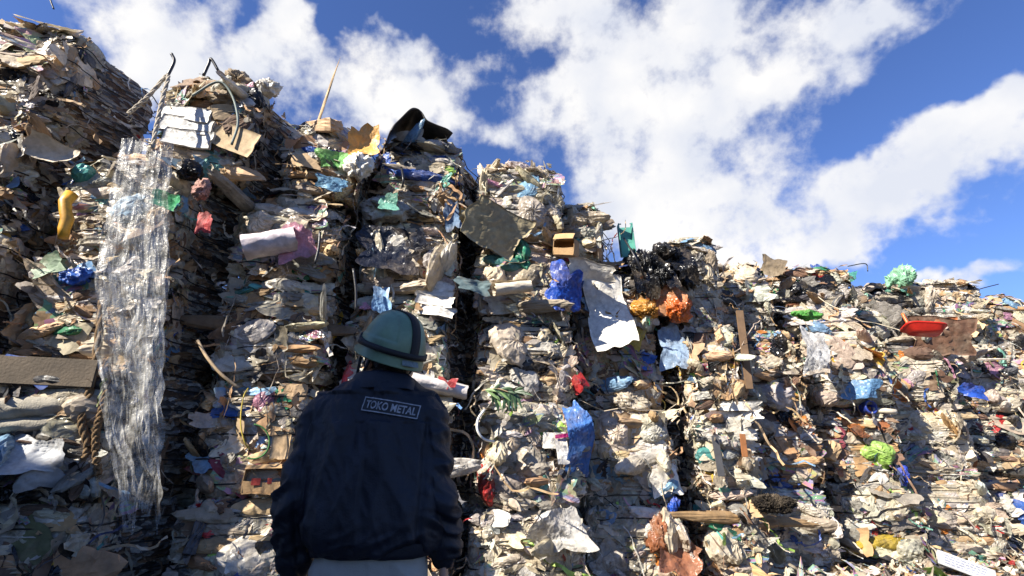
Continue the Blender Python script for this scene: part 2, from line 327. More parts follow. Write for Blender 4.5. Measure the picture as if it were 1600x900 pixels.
def make_bale(w, d, h, tp, top=False, dens=1.0, pieces=24):
    b = Bale(w, d, h); W = weights(tp); parts = []
    nb = rng.integers(6, 9); lead = rng.choice(len(ALL), nb, p=W)
    band = lambda z: np.clip((z / h * nb + rng.normal(0, .12, len(z))).astype(int), 0, nb - 1)
    film = tp in ('film', 'wrap', 'dirty_shaded')
    ac = Acc()
    def scatter(K, gen, off, tilt, spin, on_top=.0, bandy=True, smooth=False, pal=None):
        K = int(K)
        if K < 1: return
        th, z = b.sample(K); p = b.surf(th, z); n = b.normal(th, z)
        if top and on_top > 0:
            kt = int(K * on_top); tp_, tn = b.top(kt); p[:kt], n[:kt] = tp_, tn
        P, q, uv = gen(K)
        lo, hi = off; side = abs(n[:, 0]) > .75                 # less orderly on the flanks than on the pressed face
        sp = spin if spin is None else np.where(side, spin + .8, spin); tl = tilt + .25 * side[:, None]
        pos = p + n * rng.uniform(lo, hi, (K, 1))
        c, _ = colours(K, W if pal is None else pal, band(z) if bandy else None, lead)
        ac.add(keep(press(place(P, frames(n, tl, sp), pos), pos, n, .2 if lo < -.025 else .48)), q, c, uv, smooth)
    def press(V, p0, n0, f=.48):
        """the baler flattens everything against the face"""
        d = np.einsum('kgi,ki->kg', V - p0[:, None], n0); return V - n0[:, None] * (d * f)[..., None]
    def keep(V):
        """push pieces back inside the pressed outline of the bale"""
        for ax, lo, hi in ((0, -w / 2 - .03, w / 2 + .03), (2, -.03, h + (.13 if top else .015))):
            a = V[..., ax]; V[..., ax] -= (np.maximum(a.max(1) - hi, 0) - np.maximum(lo - a.min(1), 0))[:, None]
        return V
    ln = lambda K, m, s: m * np.exp(rng.normal(0, s, K))
    # layers squeezed flat, seen edge-on: long wavy strips
    hard = W * np.isin(ALL, ['white', 'cream', 'card', 'cardlight', 'cardpale', 'brown', 'sand']); hard /= hard.sum(); hl = lead[[ROUGH[ALL[k]] > .35 for k in lead]]
    soft = W * np.array([ROUGH[k] < .46 for k in ALL]); soft /= soft.sum()
    scatter((22 if tp in ('card', 'brown') else 8) * dens, lambda K: boxes(K, ln(K, .30, .3), ln(K, .10, .35), ln(K, .14, .25)), (-.055, .0), .10, .07, .1, False, False, hard)
    scatter((64 if film else 46) * dens, lambda K: blobs(K, ln(K, .44, .4), ln(K, .14, .35), ln(K, .15, .25), 30, 18, 24, .24), (-.035, .01), .13, .10, .12)
    scatter((30 if film else 16) * dens, lambda K: blobs(K, ln(K, .38, .3), ln(K, .25, .3), ln(K, .19, .25), 34, 22, 30, .24), (-.045, .01), .16, .3, .2, False, False, soft)
    scatter(60 * dens, lambda K: patches(K, 14, 6, ln(K, .28, .4), ln(K, .10, .4), 6, .3, .12, .2), (-.02, .045), .20, .14, .12)
    scatter((110 if film else 76) * dens, lambda K: patches(K, 18, 13, ln(K, .33, .35), ln(K, .19, .35), 20, .16, .3, .3, .012), (-.01, .045), .17, .35, .2, False, False, soft)
    scatter(120 * dens, lambda K: patches(K, 10, 8, ln(K, .22, .4), ln(K, .13, .38), 8, .32, .4, .3), (-.02, .05), .22, .4, .22)
    scatter(115 * dens, lambda K: patches(K, 6, 5, ln(K, .095, .4), ln(K, .065, .4), 4, .42, .5, .35), (-.01, .055), .32, .7, .22)
    scatter(50 * dens, lambda K: patches(K, 4, 3, ln(K, .045, .35), ln(K, .028, .4), 2, .6, .4, .35), (.0, .06), .45, None, .2)
    scatter((50 if film else 28) * dens, lambda K: blobs(K, ln(K, .16, .4), ln(K, .11, .4), ln(K, .09, .3), 20, 13, 18, .26), (-.02, .03), .3, .5, .25)
    # ribbons, tape, twine
    K = int(55 * dens); th, z = b.sample(K, .08, .82); p = b.surf(th, z); n = b.normal(th, z)
    ns = 12; tt = np.cross(UP, n); tt /= np.linalg.norm(tt, axis=1, keepdims=True) + 1e-9
    a = rng.normal(0, .9, (K, 1)); a = a + np.cumsum(rng.normal(0, .38, (K, ns)), 1)
    step = ln(K, .026, .5)[:, None, None]
    dirs = tt[:, None] * np.cos(a)[..., None] + UP * (np.sin(a)[..., None] - .25) + n[:, None] * rng.normal(0, .35, (K, ns, 1))
    path = np.cumsum(dirs * step, 1) + (p + n * .055)[:, None]
    wd = ln(K, .009, .5)[:, None, None]
    side = np.cross(dirs, n[:, None] + rng.normal(0, .5, (K, ns, 3))); side /= np.linalg.norm(side, axis=2, keepdims=True) + 1e-9
    P = np.stack([path - side * wd, path + side * wd], 2).reshape(K, -1, 3)
    P[..., 2] = np.minimum(P[..., 2], h + .02 + .05 * np.tanh(np.maximum(P[..., 2] - h, 0) * 4))
    c, _ = colours(K, W); ac.add(P, grid_q(ns, 2), c)
    # stretched film bands pulled round the bale
    nbz = dict(wrap=80, film=26, dirty_shaded=18, mixed=14, card=4, brown=6)[tp]
    K = int(nbz); nu, nv = 22, 5
    t0 = np.clip(np.interp(rng.random(K), b.cdf, b.th), -.75, .75)[:, None, None] + rng.normal(0, .15, (K, 1, 1)); span = rng.uniform(.35, 1.2, (K, 1, 1)); wd = ln(K, .075, .45)[:, None, None]
    u = np.linspace(-.5, .5, nu)[None, :, None]; v = np.linspace(-.5, .5, nv)[None, None, :]
    thg = t0 + u * span + 0 * v
    zg = rng.uniform(.06, .94, (K, 1, 1)) * h + u * span * rng.normal(0, .07, (K, 1, 1)) + v * wd * (1 + .5 * np.sin(5 * u + rng.uniform(0, 6, (K, 1, 1)))) + .012 * np.sin(9 * u + rng.uniform(0, 6, (K, 1, 1)))
    thf, zf = thg.reshape(-1), np.clip(np.broadcast_to(zg, (K, nu, nv)).reshape(-1), .02, h - .01)
    pf = b.surf(thf, zf); nf_ = b.normal(thf, zf)
    of = (.03 + .02 * rng.random((K, 1, 1)) + .007 * rng.normal(0, 1, (K, 1, nv)) + .004 * rng.normal(0, 1, (K, nu, nv))).reshape(-1, 1)
    cc = CARR[rng.choice([ALL.index(k) for k in ('white', 'milky', 'milky', 'cream')], K)].copy(); cc[:, :3] *= rng.uniform(.7, 1.05, (K, 1)); cc[:, 3] = .22
    ac.add((pf + nf_ * of).reshape(K, nu * nv, 3), grid_q(nu, nv), cc)
    parts.append(('crushed_scraps', ac.mesh('crushed_scraps', M_SCRAP), 'stuff'))
    # packed core
    nth, nz = 48, 26
    tg, zg = np.meshgrid(np.linspace(-math.pi, math.pi, nth, endpoint=False), np.linspace(0, 1, nz) * h, indexing='ij')
    cv = b.surf(tg.ravel(), zg.ravel())
    cv[:, :2] *= .955; cv[:, :2] += rng.normal(0, .008, (len(cv), 2))
    tri = np.arange(nth) * nz + nz - 1
    cv2 = [cv]; q = [grid_q(nth, nz, True)]; base = len(cv); prev = tri
    for k in (.7, .35, .02):
        rg = cv[tri].copy(); rg[:, :2] *= k; rg[:, 2] += .04 * (1 - k) + rng.normal(0, .02, nth); cv2.append(rg)
        cur = np.arange(nth) + base; base += nth
        q.append(np.stack([prev, np.roll(prev, -1), np.roll(cur, -1), cur], -1)); prev = cur
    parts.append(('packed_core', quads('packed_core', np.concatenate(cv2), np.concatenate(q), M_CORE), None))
    # wires
    for t in b.tz:
        n_ = 90; th = np.linspace(-math.pi, math.pi, n_, endpoint=False); zz = t + .006 * np.sin(2 * th + b.ph[6])
        c0 = b.surf(th, zz); nr = b.normal(th, zz); c0 = c0 + nr * .074; r = .0062
        rings = np.stack([c0 + r * (nr * math.cos(k) + UP * math.sin(k)) for k in np.arange(4) * math.pi / 2], 1)
        idx = np.arange(n_ * 4).reshape(n_, 4); nx = np.roll(idx, -1, 0)
        q = np.stack([idx, nx, np.roll(nx, -1, 1), np.roll(idx, -1, 1)], -1).reshape(-1, 4)
        parts.append(('wire_tie', quads('wire_tie', rings.reshape(-1, 3), q, M_WIRE, True), None))
    # big pieces one can pick out
    for k in range(pieces):
        on_top = top and k < pieces * .34
        if on_top: p, n = b.top(1); z = np.array([h])
        else:
            th, z = b.sample(1, .08, .95); p = b.surf(th, z); n = b.normal(th, z)
        c, idx = colours(1, W, band(z), lead); nm = ALL[idx[0]]; a2 = Acc()
        bag = ROUGH[nm] < .46
        u_ = rng.random()
        if u_ < .07:
            P, q, uv = bottles(1, ln(1, .20, .2), ln(1, .036, .15)); name = 'plastic_bottle'; off, tl, sm = .045, .4, True
            c = CARR[[ALL.index(['milky', 'sky', 'mint', 'white', 'milky'][rng.integers(5)])]].copy(); c[:, 3] = .16
        elif not bag and u_ < .40:
            s = np.minimum(ln(1, .32, .25), .45); P, q, uv = boxes(1, s, s * rng.uniform(.3, .6), s * .4, 26, 15); name = 'crushed_carton'; off, tl, sm = -.02, .12, False
        elif bag and rng.random() < .42:
            s = ln(1, .2, .3); P, q, uv = blobs(1, s, s * rng.uniform(.5, .9), s * rng.uniform(.3, .6), 26, 17, 16, .26); name = 'crumpled_bag'; off, tl, sm = .0, .3, True
        elif bag:
            s = np.minimum(ln(1, .32, .3), .45); P, q, uv = patches(1, 22, 16, s, s * rng.uniform(.35, .9), 11, .34, .5, .28, .015); name = 'film_sheet'; off, tl, sm = .045, .3, True
        else:
            s = np.minimum(ln(1, .26, .3), .42); P, q, uv = patches(1, 10, 9, s, s * rng.uniform(.45, .9), 3, .3, .35, .16, .006, .03); name = PART.get(nm, 'film_sheet'); off, tl, sm = .05, .34, False
        pos = p + n * off
        a2.add(keep(press(place(P, frames(n, tl, .5), pos), pos, n, .25 if on_top else .5)), q, c, uv)
        parts.append((name, a2.mesh(name, M_SCRAP, sm), None))
    return parts

# ------------------------------------------------------------------ the stacks
STACKS = {  # s0, s1, boundaries in height, types, where
    'A': (-2.95, -1.80, [0, 1.05, 2.1, 3.15, 4.2, 5.2], ['dirty_shaded', 'mixed', 'mixed', 'dirty_shaded', 'mixed'], 'leftmost stack beyond the hanging film'),
    'B': (-1.75, -.66, [0, 1.0, 2.0, 3.05, 4.15, 5.28], ['dirty_shaded', 'dirty_shaded', 'mixed', 'dirty_shaded', 'mixed'], 'stack left of the hanging film'),
    'C': (-.62, .55, [0, .95, 1.98, 3.0, 3.88], ['dirty_shaded', 'dirty_shaded', 'card', 'mixed'], 'stack behind the hanging film'),
    'D': (.78, 1.95, [0, .95, 1.95, 2.95, 3.85], ['dirty_shaded', 'card', 'mixed', 'mixed'], 'stack just left of the worker'),
    'E': (2.0, 3.15, [0, .9, 1.85, 2.9, 3.85], ['mixed', 'film', 'mixed', 'film'], 'stack directly behind the worker'),
    'F': (3.25, 4.47, [0, .82, 1.82, 2.75, 3.65], ['film', 'film', 'mixed', 'mixed'], 'first stack right of the worker'),
    'G': (4.56, 5.74, [0, .80, 1.80, 2.75, 3.55], ['film', 'film', 'card', 'mixed'], 'second stack right of the worker'),
    'H': (5.80, 6.74, [0, .85, 1.80, 2.85, 3.98], ['brown', 'film', 'card', 'film'], 'third stack right of the worker'),
    'I': (6.80, 7.92, [0, .95, 1.85, 2.9, 3.9], ['wrap', 'brown', 'brown', 'mixed'], 'fourth stack right of the worker'),  # from here rightward, darker bale types stand in for cast shade
    'J': (8.00, 9.27, [0, 1.0, 1.95, 2.95, 3.98], ['dirty_shaded', 'brown', 'wrap', 'brown'], 'fifth stack right of the worker'),
    'K': (9.36, 10.80, [0, 1.0, 1.95, 2.9, 3.82], ['wrap', 'film', 'dirty_shaded', 'dirty_shaded'], 'sixth stack right of the worker'),
    'L': (10.88, 12.2, [0, 1.0, 1.95, 3.0, 4.08], ['dirty_shaded', 'dirty_shaded', 'dirty_shaded', 'mixed'], 'seventh stack right of the worker'),
    'M': (12.3, 13.6, [0, 1.0, 1.95, 2.9, 3.95], ['dirty_shaded', 'mixed', 'dirty_shaded', 'mixed'], 'farthest stack on the right'),
}
LOOK = {'film': 'creamy white film', 'mixed': 'mixed paper and plastic', 'card': 'brown cardboard and paper', 'dirty_shaded': 'dirt and shade toned grey plastic', 'wrap': 'glossy stretch film', 'brown': 'dark brown cardboard'}
ROW = ['bottom one', 'second one up', 'third one up', 'fourth one up', 'fifth one up']

SAW = R(13)            # the stacks face the yard squarely, each one set back a little from the one on its left
BALES = []
def put_bale(s0, s1, z0, z1, tp, label, top, off=0.0, yaw=0.0, tilt=(0, 0), dens=1.0, pieces=24, depth=1.1):
    root = bpy.data.objects.new('waste_bale', None); col.objects.link(root)
    root.location = wall((s0 + s1) / 2, z0, off - depth / 2)
    saw = SAW if s0 < 4.5 else R(18) if s0 < 6.5 else R(26)
    root.rotation_euler = (tilt[0], tilt[1], YAW + yaw - saw)
    BALES.insert(0, (s0, s1, z0, z1, off, saw - yaw))
    root['label'] = label; root['category'] = 'bale'; root['group'] = 'stacked waste bales'
    for name, me, kind in make_bale(s1 - s0 - (.17 if s0 < 5.5 else .27), depth, z1 - z0, tp, top, dens, pieces):
        link(name, me, root, kind)

EXTRA = [  # bales sitting on top, out of line with the stacks below
    (-.12, .98, 3.92, 4.98, 'card', 'white and tan layered bale on top between hanging film rope and sky', -.05, R(-6), (R(3), R(9))),
    (1.06, 2.02, 3.87, 4.70, 'mixed', 'small pale mixed bale topmost in stack just left of the worker', -.05, R(4), (0, R(3))),
    (2.10, 3.22, 3.87, 4.74, 'mixed', 'pale mixed bale topmost behind worker under the peaked dark sheet', -.05, R(-3), (0, R(-2))),
    (3.20, 4.36, 3.68, 4.62, 'film', 'cream film bale topmost in first stack right of the worker', 0, R(3), (0, R(2))),
    (4.36, 5.02, 3.56, 4.28, 'film', 'small cream shredded bale beside the upright green channel', -.12, R(-4), (0, R(2))),
]
COFF = dict(A=.0, B=.0, C=.08, D=-.10, E=.02, F=.03, G=-.09, H=.12, I=-.16, J=.0, K=-.1, L=-.12, M=-.2)
for key, (s0, s1, zs, tps, where) in STACKS.items():
    n = len(tps)
    for i, tp in enumerate(tps):
        covered = key in 'CDEF'
        last = i == n - 1
        far = key in 'JKLM'
        lab = f"{LOOK[tp]} bale, {'top one' if last and not covered else ROW[i]} in {where}"
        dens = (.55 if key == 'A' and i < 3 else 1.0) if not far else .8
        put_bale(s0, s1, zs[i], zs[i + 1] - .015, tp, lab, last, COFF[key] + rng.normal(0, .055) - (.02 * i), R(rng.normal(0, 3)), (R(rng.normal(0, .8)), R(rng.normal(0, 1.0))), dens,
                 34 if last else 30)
for (s0, s1, z0, z1, tp, lab, off, yaw, tilt) in EXTRA:
    put_bale(s0, s1, z0, z1, tp, lab, True, off, yaw, tilt, 1.0, 30)
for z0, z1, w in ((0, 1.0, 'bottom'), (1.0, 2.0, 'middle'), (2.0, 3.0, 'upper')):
    put_bale(.1, 1.3, z0, z1, 'dirty_shaded', f'dark waste bale set back in the gap beside the hanging film, {w} one', False, -1.15, 0, (0, 0), .35, 6)

# ------------------------------------------------------------------ single things lying on or hanging from the stacks
def wmat(px, py, off, rot=0.0, lean=0.0, turn=0.0):
    """matrix of a thing at a wall spot: local x along the wall, y up, z out of the wall"""
    p, mpp = spot(px, py, off); d = p - wall(0, 0); s = d @ T; sw = 0.0
    for s0, s1, z0, z1, bo, saw in BALES:              # sit on the face of the bale that is there
        if s0 - .06 <= s <= s1 + .06 and z0 <= p[2] <= z1:
            sw = saw; p, mpp = spot(px, py, off + bo + (s - (s0 + s1) / 2) * math.sin(saw)); turn = turn - saw; break
    B = Matrix(((T[0], 0, N[0]), (T[1], 0, N[1]), (0, 1, 0))).to_4x4()
    return Matrix.Translation(Vector(p)) @ B @ Matrix.Rotation(turn, 4, 'Y') @ Matrix.Rotation(lean, 4, 'X') @ Matrix.Rotation(rot, 4, 'Z'), mpp

def single(name, me, M, label, cat, group=None):
    o = link(name, me, label=label, cat=cat, group=group); o.matrix_world = M; return o

def one(P, q, uv, rgb, rough, smooth=True, mat=None):
    a = Acc(); a.add(P, q, np.array([[*rgb, rough]]), uv); return a.mesh('piece', mat or M_SCRAP, smooth)

def sheet(name, label, cat, box, c, rough=.4, off=.1, rot=0, lean=0, turn=0, nf=9, amp=.3, curl=.4, jag=.18, n=(22, 18), fine=.01, thick=0, smooth=True, group=None, mat=None):
    x0, y0, x1, y1 = box; M, k = wmat((x0 + x1) / 2, (y0 + y1) / 2, off - .012, R(rot), R(lean), R(turn))
    P, q, uv = patches(1, n[0], n[1], (x1 - x0) * k, (y1 - y0) * k, nf, amp, curl, jag, fine, .02); uv = uv.copy(); uv[..., 2] = .3
    if thick:
        G = P.shape[1]; P = np.concatenate([P, P - np.array([0, 0, thick])], 1); uv = np.concatenate([uv, uv], 1)
        nu, nv = n; e = np.concatenate([np.arange(nv), np.arange(1, nu) * nv + nv - 1, (nu - 1) * nv + np.arange(nv - 2, -1, -1), np.arange(nu - 2, 0, -1) * nv])
        q = np.concatenate([q, q[:, ::-1] + G, np.stack([np.roll(e, -1), e, e + G, np.roll(e, -1) + G], -1)])
    return single(name, one(P, q, uv, C[c] if isinstance(c, str) else c, rough, smooth, mat), M, label, cat, group)

def bag(name, label, cat, box, c, rough=.3, off=.06, deep=.5, rot=0, nf=22, amp=.22, group=None, n=(40, 26)):
    x0, y0, x1, y1 = box; M, k = wmat((x0 + x1) / 2, (y0 + y1) / 2, off - .055, R(rot))
    w, h = (x1 - x0) * k, (y1 - y0) * k
    nu, nv = 72, 46; P, q, uv = blobs(1, 2.0, 2.0, 2.0, nu, nv, 6, .3); sd = random.random() * 50
    for i in range(P.shape[1]):
        p = Vector(P[0, i]); v = Vector((p.x * 1.7 + sd, p.y * 1.0, p.z * 1.7))
        r1 = 1 - 2.4 * abs(mnoise.noise(v)); r2 = 1 - 2.4 * abs(mnoise.noise(v * 1.9 + Vector((3, 1, 8)))); r3 = 1 - 2.4 * abs(mnoise.noise(v * 3.7))
        P[0, i] *= .78 + .30 * r1 + .16 * r2 + .05 * r3
    P *= np.array([w, h, min(w, h) * deep * 1.5]) / 2
    return single(name, one(P, q, uv, C[c] if isinstance(c, str) else c, rough), M, label, cat, group)

def sweep(pts, radii, ns=10, caps=True, hollow=0):
    pts = [Vector(p) for p in pts]; n = len(pts); V = []; q = []
    rad = [radii] * n if not hasattr(radii, '__len__') else radii
    up = Vector((.13, .21, .97))
    for i, p in enumerate(pts):
        t = (pts[min(i + 1, n - 1)] - pts[max(i - 1, 0)]).normalized()
        a = t.cross(up); a = a.normalized() if a.length > .05 else t.cross(Vector((1, 0, 0))).normalized(); b = t.cross(a)
        for k in range(ns):
            th = 2 * math.pi * k / ns; V.append(p + (a * math.cos(th) + b * math.sin(th)) * rad[i])
    f = [(i * ns + k, i * ns + (k + 1) % ns, (i + 1) * ns + (k + 1) % ns, (i + 1) * ns + k) for i in range(n - 1) for k in range(ns)]
    if caps: f += [tuple(range(ns))[::-1], tuple((n - 1) * ns + k for k in range(ns))]
    return V, f

def pmesh(name, V, f, mat, smooth=True):
    me = bpy.data.meshes.new(name); me.from_pydata([tuple(v) for v in V], [], f); me.materials.append(mat)
    me.polygons.foreach_set('use_smooth', [smooth] * len(me.polygons)); me.update(); return me

def curve_pts(ctrl, n):
    """Catmull-Rom through control points"""
    c = [Vector(p) for p in ctrl]; c = [c[0] * 2 - c[1]] + c + [c[-1] * 2 - c[-2]]; out = []
    m = len(c) - 3
    for i in range(n + 1):
        x = min(i / n * m, m - 1e-6); k = int(x); t = x - k; a, b, d, e = c[k:k + 4]
        out.append(.5 * ((2 * b) + (d - a) * t + (2 * a - 5 * b + 4 * d - e) * t * t + (3 * b - a - 3 * d + e) * t ** 3))
    return out

def cord(name, label, cat, pix, r, mat, n=40, ns=8, group=None, wob=0.0):
    ps = [spot(px, py, off)[0] for px, py, off in pix]
    base = Vector(ps[0]); pts = [p - base for p in curve_pts(ps, n)]
    if wob: pts = [p + Vector(rng.normal(0, wob, 3)) for p in pts]
    V, f = sweep(pts, r, ns); me = pmesh(name, V, f, mat); o = link(name, me, label=label, cat=cat, group=group); o.location = base; return o

def rope(name, label, pix, r, mat, n=90, group=None):
    """three strands twisted together, with loose fibres at the end"""
    ps = [spot(px, py, off)[0] for px, py, off in pix]; base = Vector(ps[0]); cp = [p - base for p in curve_pts(ps, n)]
    V, f = [], []
    for s in range(3):
        q = []
        for i, p in enumerate(cp):
            t = (cp[min(i + 1, n)] - cp[max(i - 1, 0)]).normalized(); a = t.cross(Vector((.1, 1, .05))).normalized(); b = t.cross(a)
            th = i * .42 + s * 2.094; q.append(p + (a * math.cos(th) + b * math.sin(th)) * r * .55)
        v, g = sweep(q, r * .6, 6); k = len(V); V += v; f += [tuple(x + k for x in y) for y in g]
    for j in range(26):
        i = random.randrange(n); p = cp[i]; q = [p + Vector(rng.normal(0, .012, 3)) * m + Vector((0, 0, -.018 * m)) for m in range(4)]
        v, g = sweep(q, .0018, 4); k = len(V); V += v; f += [tuple(x + k for x in y) for y in g]
    o = link(name, pmesh(name, V, f, mat), label=label, cat='rope', group=group); o.location = base; return o

def boxy(name, me_fn, M, label, cat, mat, smooth=False):
    bm = bmesh.new(); me_fn(bm); me = bpy.data.meshes.new(name); bm.to_mesh(me); bm.free(); me.materials.append(mat)
    me.polygons.foreach_set('use_smooth', [smooth] * len(me.polygons)); return single(name, me, M, label, cat)

def attach(part, whole):
    """a mark or print belongs to the thing it is on"""
    bpy.context.view_layer.update(); part.parent = whole; part.matrix_parent_inverse = whole.matrix_world.inverted()
    for k in ('label', 'category', 'group'):
        if k in part: del part[k]

def bm_box(bm, sx, sy, sz, at=(0, 0, 0), rot=None, bevel=0.0):
    r = bmesh.ops.create_cube(bm, size=1, matrix=Matrix.Translation(at) @ (rot or Matrix()) @ Matrix.Diagonal((sx, sy, sz, 1)))
    if bevel: bmesh.ops.bevel(bm, geom=list({e for v in r['verts'] for e in v.link_edges}), offset=bevel, segments=2, affect='EDGES')
# ------------------------------------------------------------------ the worker, seen from behind
PY = 1.9
def capsule(bm, a, b, ra, rb, ns=20):
    a, b = Vector(a), Vector(b); t = (b - a).normalized(); u = t.orthogonal().normalized(); v = t.cross(u); rings = []
    for k in range(-6, 1): rings.append((a + t * ra * math.sin(k / 6 * math.pi / 2), ra * math.cos(k / 6 * math.pi / 2)))
    for k in range(0, 7): rings.append((b + t * rb * math.sin(k / 6 * math.pi / 2), rb * math.cos(k / 6 * math.pi / 2)))
    loft(bm, [[c + (u * math.cos(x) + v * math.sin(x)) * max(r, 1e-4) for x in [2 * math.pi * i / ns for i in range(ns)]] for c, r in rings])
def loft(bm, rings):
    vs = [[bm.verts.new(p) for p in r] for r in rings]; n = len(rings[0])
    for i in range(len(vs) - 1):
        for k in range(n): bm.faces.new((vs[i][k], vs[i][(k + 1) % n], vs[i + 1][(k + 1) % n], vs[i + 1][k]))
    bm.faces.new(vs[0][::-1]); bm.faces.new(vs[-1])
def ering(cx, cy, z, a, b, e=.8, n=40, slope=0.0):
    out = []
    for k in range(n):
        t = 2 * math.pi * k / n; c, s = math.cos(t), math.sin(t)
        x = a * math.copysign(abs(c) ** e, c); y = b * math.copysign(abs(s) ** e, s); out.append(Vector((cx + x, cy + y, z + slope * y)))
    return out
def ell(bm, c, r, rot=None):
    bmesh.ops.create_uvsphere(bm, u_segments=32, v_segments=20, radius=1, matrix=Matrix.Translation(c) @ (rot or Matrix()) @ Matrix.Diagonal((*r, 1)))
def remeshed(bm, name, voxel, smooth, mat):
    bmesh.ops.recalc_face_normals(bm, faces=bm.faces); me = bpy.data.meshes.new(name + '_raw'); bm.to_mesh(me); bm.free()
    o = bpy.data.objects.new(name, me); col.objects.link(o)
    m = o.modifiers.new('r', 'REMESH'); m.mode = 'VOXEL'; m.voxel_size = voxel
    s = o.modifiers.new('s', 'SMOOTH'); s.iterations = smooth; s.factor = .5
    dg = bpy.context.evaluated_depsgraph_get(); out = bpy.data.meshes.new_from_object(o.evaluated_get(dg)); out.name = name
    bpy.data.objects.remove(o); bpy.data.meshes.remove(me); out.materials.clear(); out.materials.append(mat)
    out.polygons.foreach_set('use_smooth', [True] * len(out.polygons)); return out
def displace(me, fn):
    for v, n in [(v, v.normal.copy()) for v in me.vertices]: v.co = v.co + n * fn(v.co)
    me.update()

M_NAVY = plain('navy_work_cloth', (.0095, .012, .0205), .5, .4, 5, .35, 260, spec=.35)
M_TROU = plain('grey_trouser_cloth', (.33, .32, .285), .8, .25, 6, .3, 300)
M_SKIN = plain('skin', (.42, .24, .16), .5, .12, 20, .1, 120)
M_HAIR = plain('black_hair', (.012, .010, .009), .5, .2, 60, .6, 200)
M_HELM = plain('green_helmet_shell', (.165, .265, .165), .4, .45, 9, .06, 50)
M_STRAP = plain('black_elastic', (.012, .012, .013), .7, .3, 30, .3, 300)
M_BADGE = plain('black_badge', (.010, .010, .011), .6, .1)
M_PRINT = plain('grey_badge_print', (.36, .37, .39), .7, .55, 60)

person = bpy.data.objects.new('person', None); col.objects.link(person)
person.location = (-.49, PY, 0); person['label'] = 'person seen from behind in navy jacket and green hard hat, looking up at the bales'; person['category'] = 'person'
def wear(name, me, parent=person):
    o = link(name, me, parent)
    off = Vector((-.49, PY, 0))
    me.transform(Matrix.Translation(-off)); return o
J = dict(ls=(-.705, PY, 1.385), le=(-.752, PY - .05, 1.115), lw=(-.772, PY + .06, .875), rs=(-.335, PY, 1.385), re=(-.265, PY - .03, 1.115), rw=(-.245, PY + .06, .925))
HEADC = Vector((-.497, PY + .03, 1.612)); HROT = Matrix.Rotation(R(48), 4, 'Z') @ Matrix.Rotation(R(22), 4, 'X')
HM = Matrix.Translation(HEADC) @ HROT

bm = bmesh.new()       # body: one continuous figure
loft(bm, [ering(-.49, PY, z, a, b) for z, a, b in ((.86, .15, .10), (.95, .165, .11), (1.08, .15, .105), (1.22, .165, .115), (1.35, .17, .115), (1.43, .14, .09), (1.48, .07, .06))])
capsule(bm, (-.49, PY + .01, 1.42), (-.495, PY + .03, 1.58), .062, .058)
for a, b, ra, rb in ((J['ls'], J['le'], .052, .043), (J['le'], J['lw'], .043, .029), (J['rs'], J['re'], .052, .043), (J['re'], J['rw'], .043, .029), ((-.62, PY, 1.41), J['ls'], .06, .05), ((-.4, PY, 1.41), J['rs'], .06, .05)): capsule(bm, a, b, ra, rb)
for s in (-1, 1):
    hx = -.49 + s * .1
    capsule(bm, (hx, PY, .88), (hx + s * .04, PY + .02, .48), .085, .056); capsule(bm, (hx + s * .04, PY + .02, .48), (hx + s * .06, PY - .01, .09), .056, .038)
    capsule(bm, (hx + s * .06, PY - .02, .05), (hx + s * .08, PY + .15, .035), .04, .032)
def loc(p): return HM @ Vector(p)
ell(bm, loc((0, 0, .02)), (.078, .098, .10), HROT); ell(bm, loc((0, .03, -.05)), (.062, .072, .075), HROT); ell(bm, loc((0, .075, -.105)), (.03, .03, .022), HROT)
capsule(bm, loc((0, .095, .01)), loc((0, .118, -.028)), .010, .015, 10); ell(bm, loc((0, .098, -.064)), (.026, .012, .007), HROT); ell(bm, loc((0, .096, -.077)), (.023, .012, .007), HROT)
for s in (-1, 1):
    ell(bm, loc((s * .082, -.002, -.012)), (.011, .022, .033), HROT); ell(bm, loc((s * .035, .088, .026)), (.022, .012, .008), HROT)
def hand(w, d, side):
    w = Vector(w); d = Vector(d).normalized(); f = Vector((0, 1, 0)); f = (f - d * f.dot(d)).normalized(); n = d.cross(f) * side   # f: thumb side, n: palm faces the thigh
    for k in range(4): capsule(bm, w + f * (k - 1.5) * .012, w + d * .085 + f * (k - 1.5) * .021, .014, .0125, 12)
    for k, L_ in enumerate((.066, .084, .09, .08)):
        p = w + d * .088 + f * (k - 1.5) * .0215; ang = .22
        for j, sh in enumerate((.45, .32, .23)):
            q = p + (d * math.cos(ang) + n * math.sin(ang)) * L_ * sh; capsule(bm, p, q, .0088 - .0006 * j, .0082 - .0006 * j, 10); p = q; ang += .34
    p = w + f * .022 + d * .02; q = p + (d * .75 + f * .6 + n * .25).normalized() * .045; r = q + (d * .95 + f * .2 + n * .2).normalized() * .03
    capsule(bm, p, q, .014, .0105, 10); capsule(bm, q, r, .0105, .009, 10)
hand(J['lw'], (-.02, .12, -1), 1); hand(J['rw'], (.05, .1, -1), -1)
wear('body', remeshed(bm, 'body', .0045, 3, M_SKIN))
for s in (-1, 1):
    bm = bmesh.new(); ell(bm, loc((s * .034, .092, .006)), (.012, .010, .010), HROT); me = bpy.data.meshes.new('eye'); bm.to_mesh(me); bm.free(); me.materials.append(plain('eye_white', (.6, .58, .55), .2)); wear('eye', me)
bm = bmesh.new(); ell(bm, loc((0, -.022, .03)), (.086, .094, .10), HROT); ell(bm, loc((0, -.055, -.06)), (.076, .052, .075), HROT)
for s in (-1, 1): ell(bm, loc((s * .074, .03, -.0)), (.012, .014, .04), HROT)
me = remeshed(bm, 'hair', .005, 2, M_HAIR); displace(me, lambda p: .003 * mnoise.noise(p * 90)); wear('hair', me)

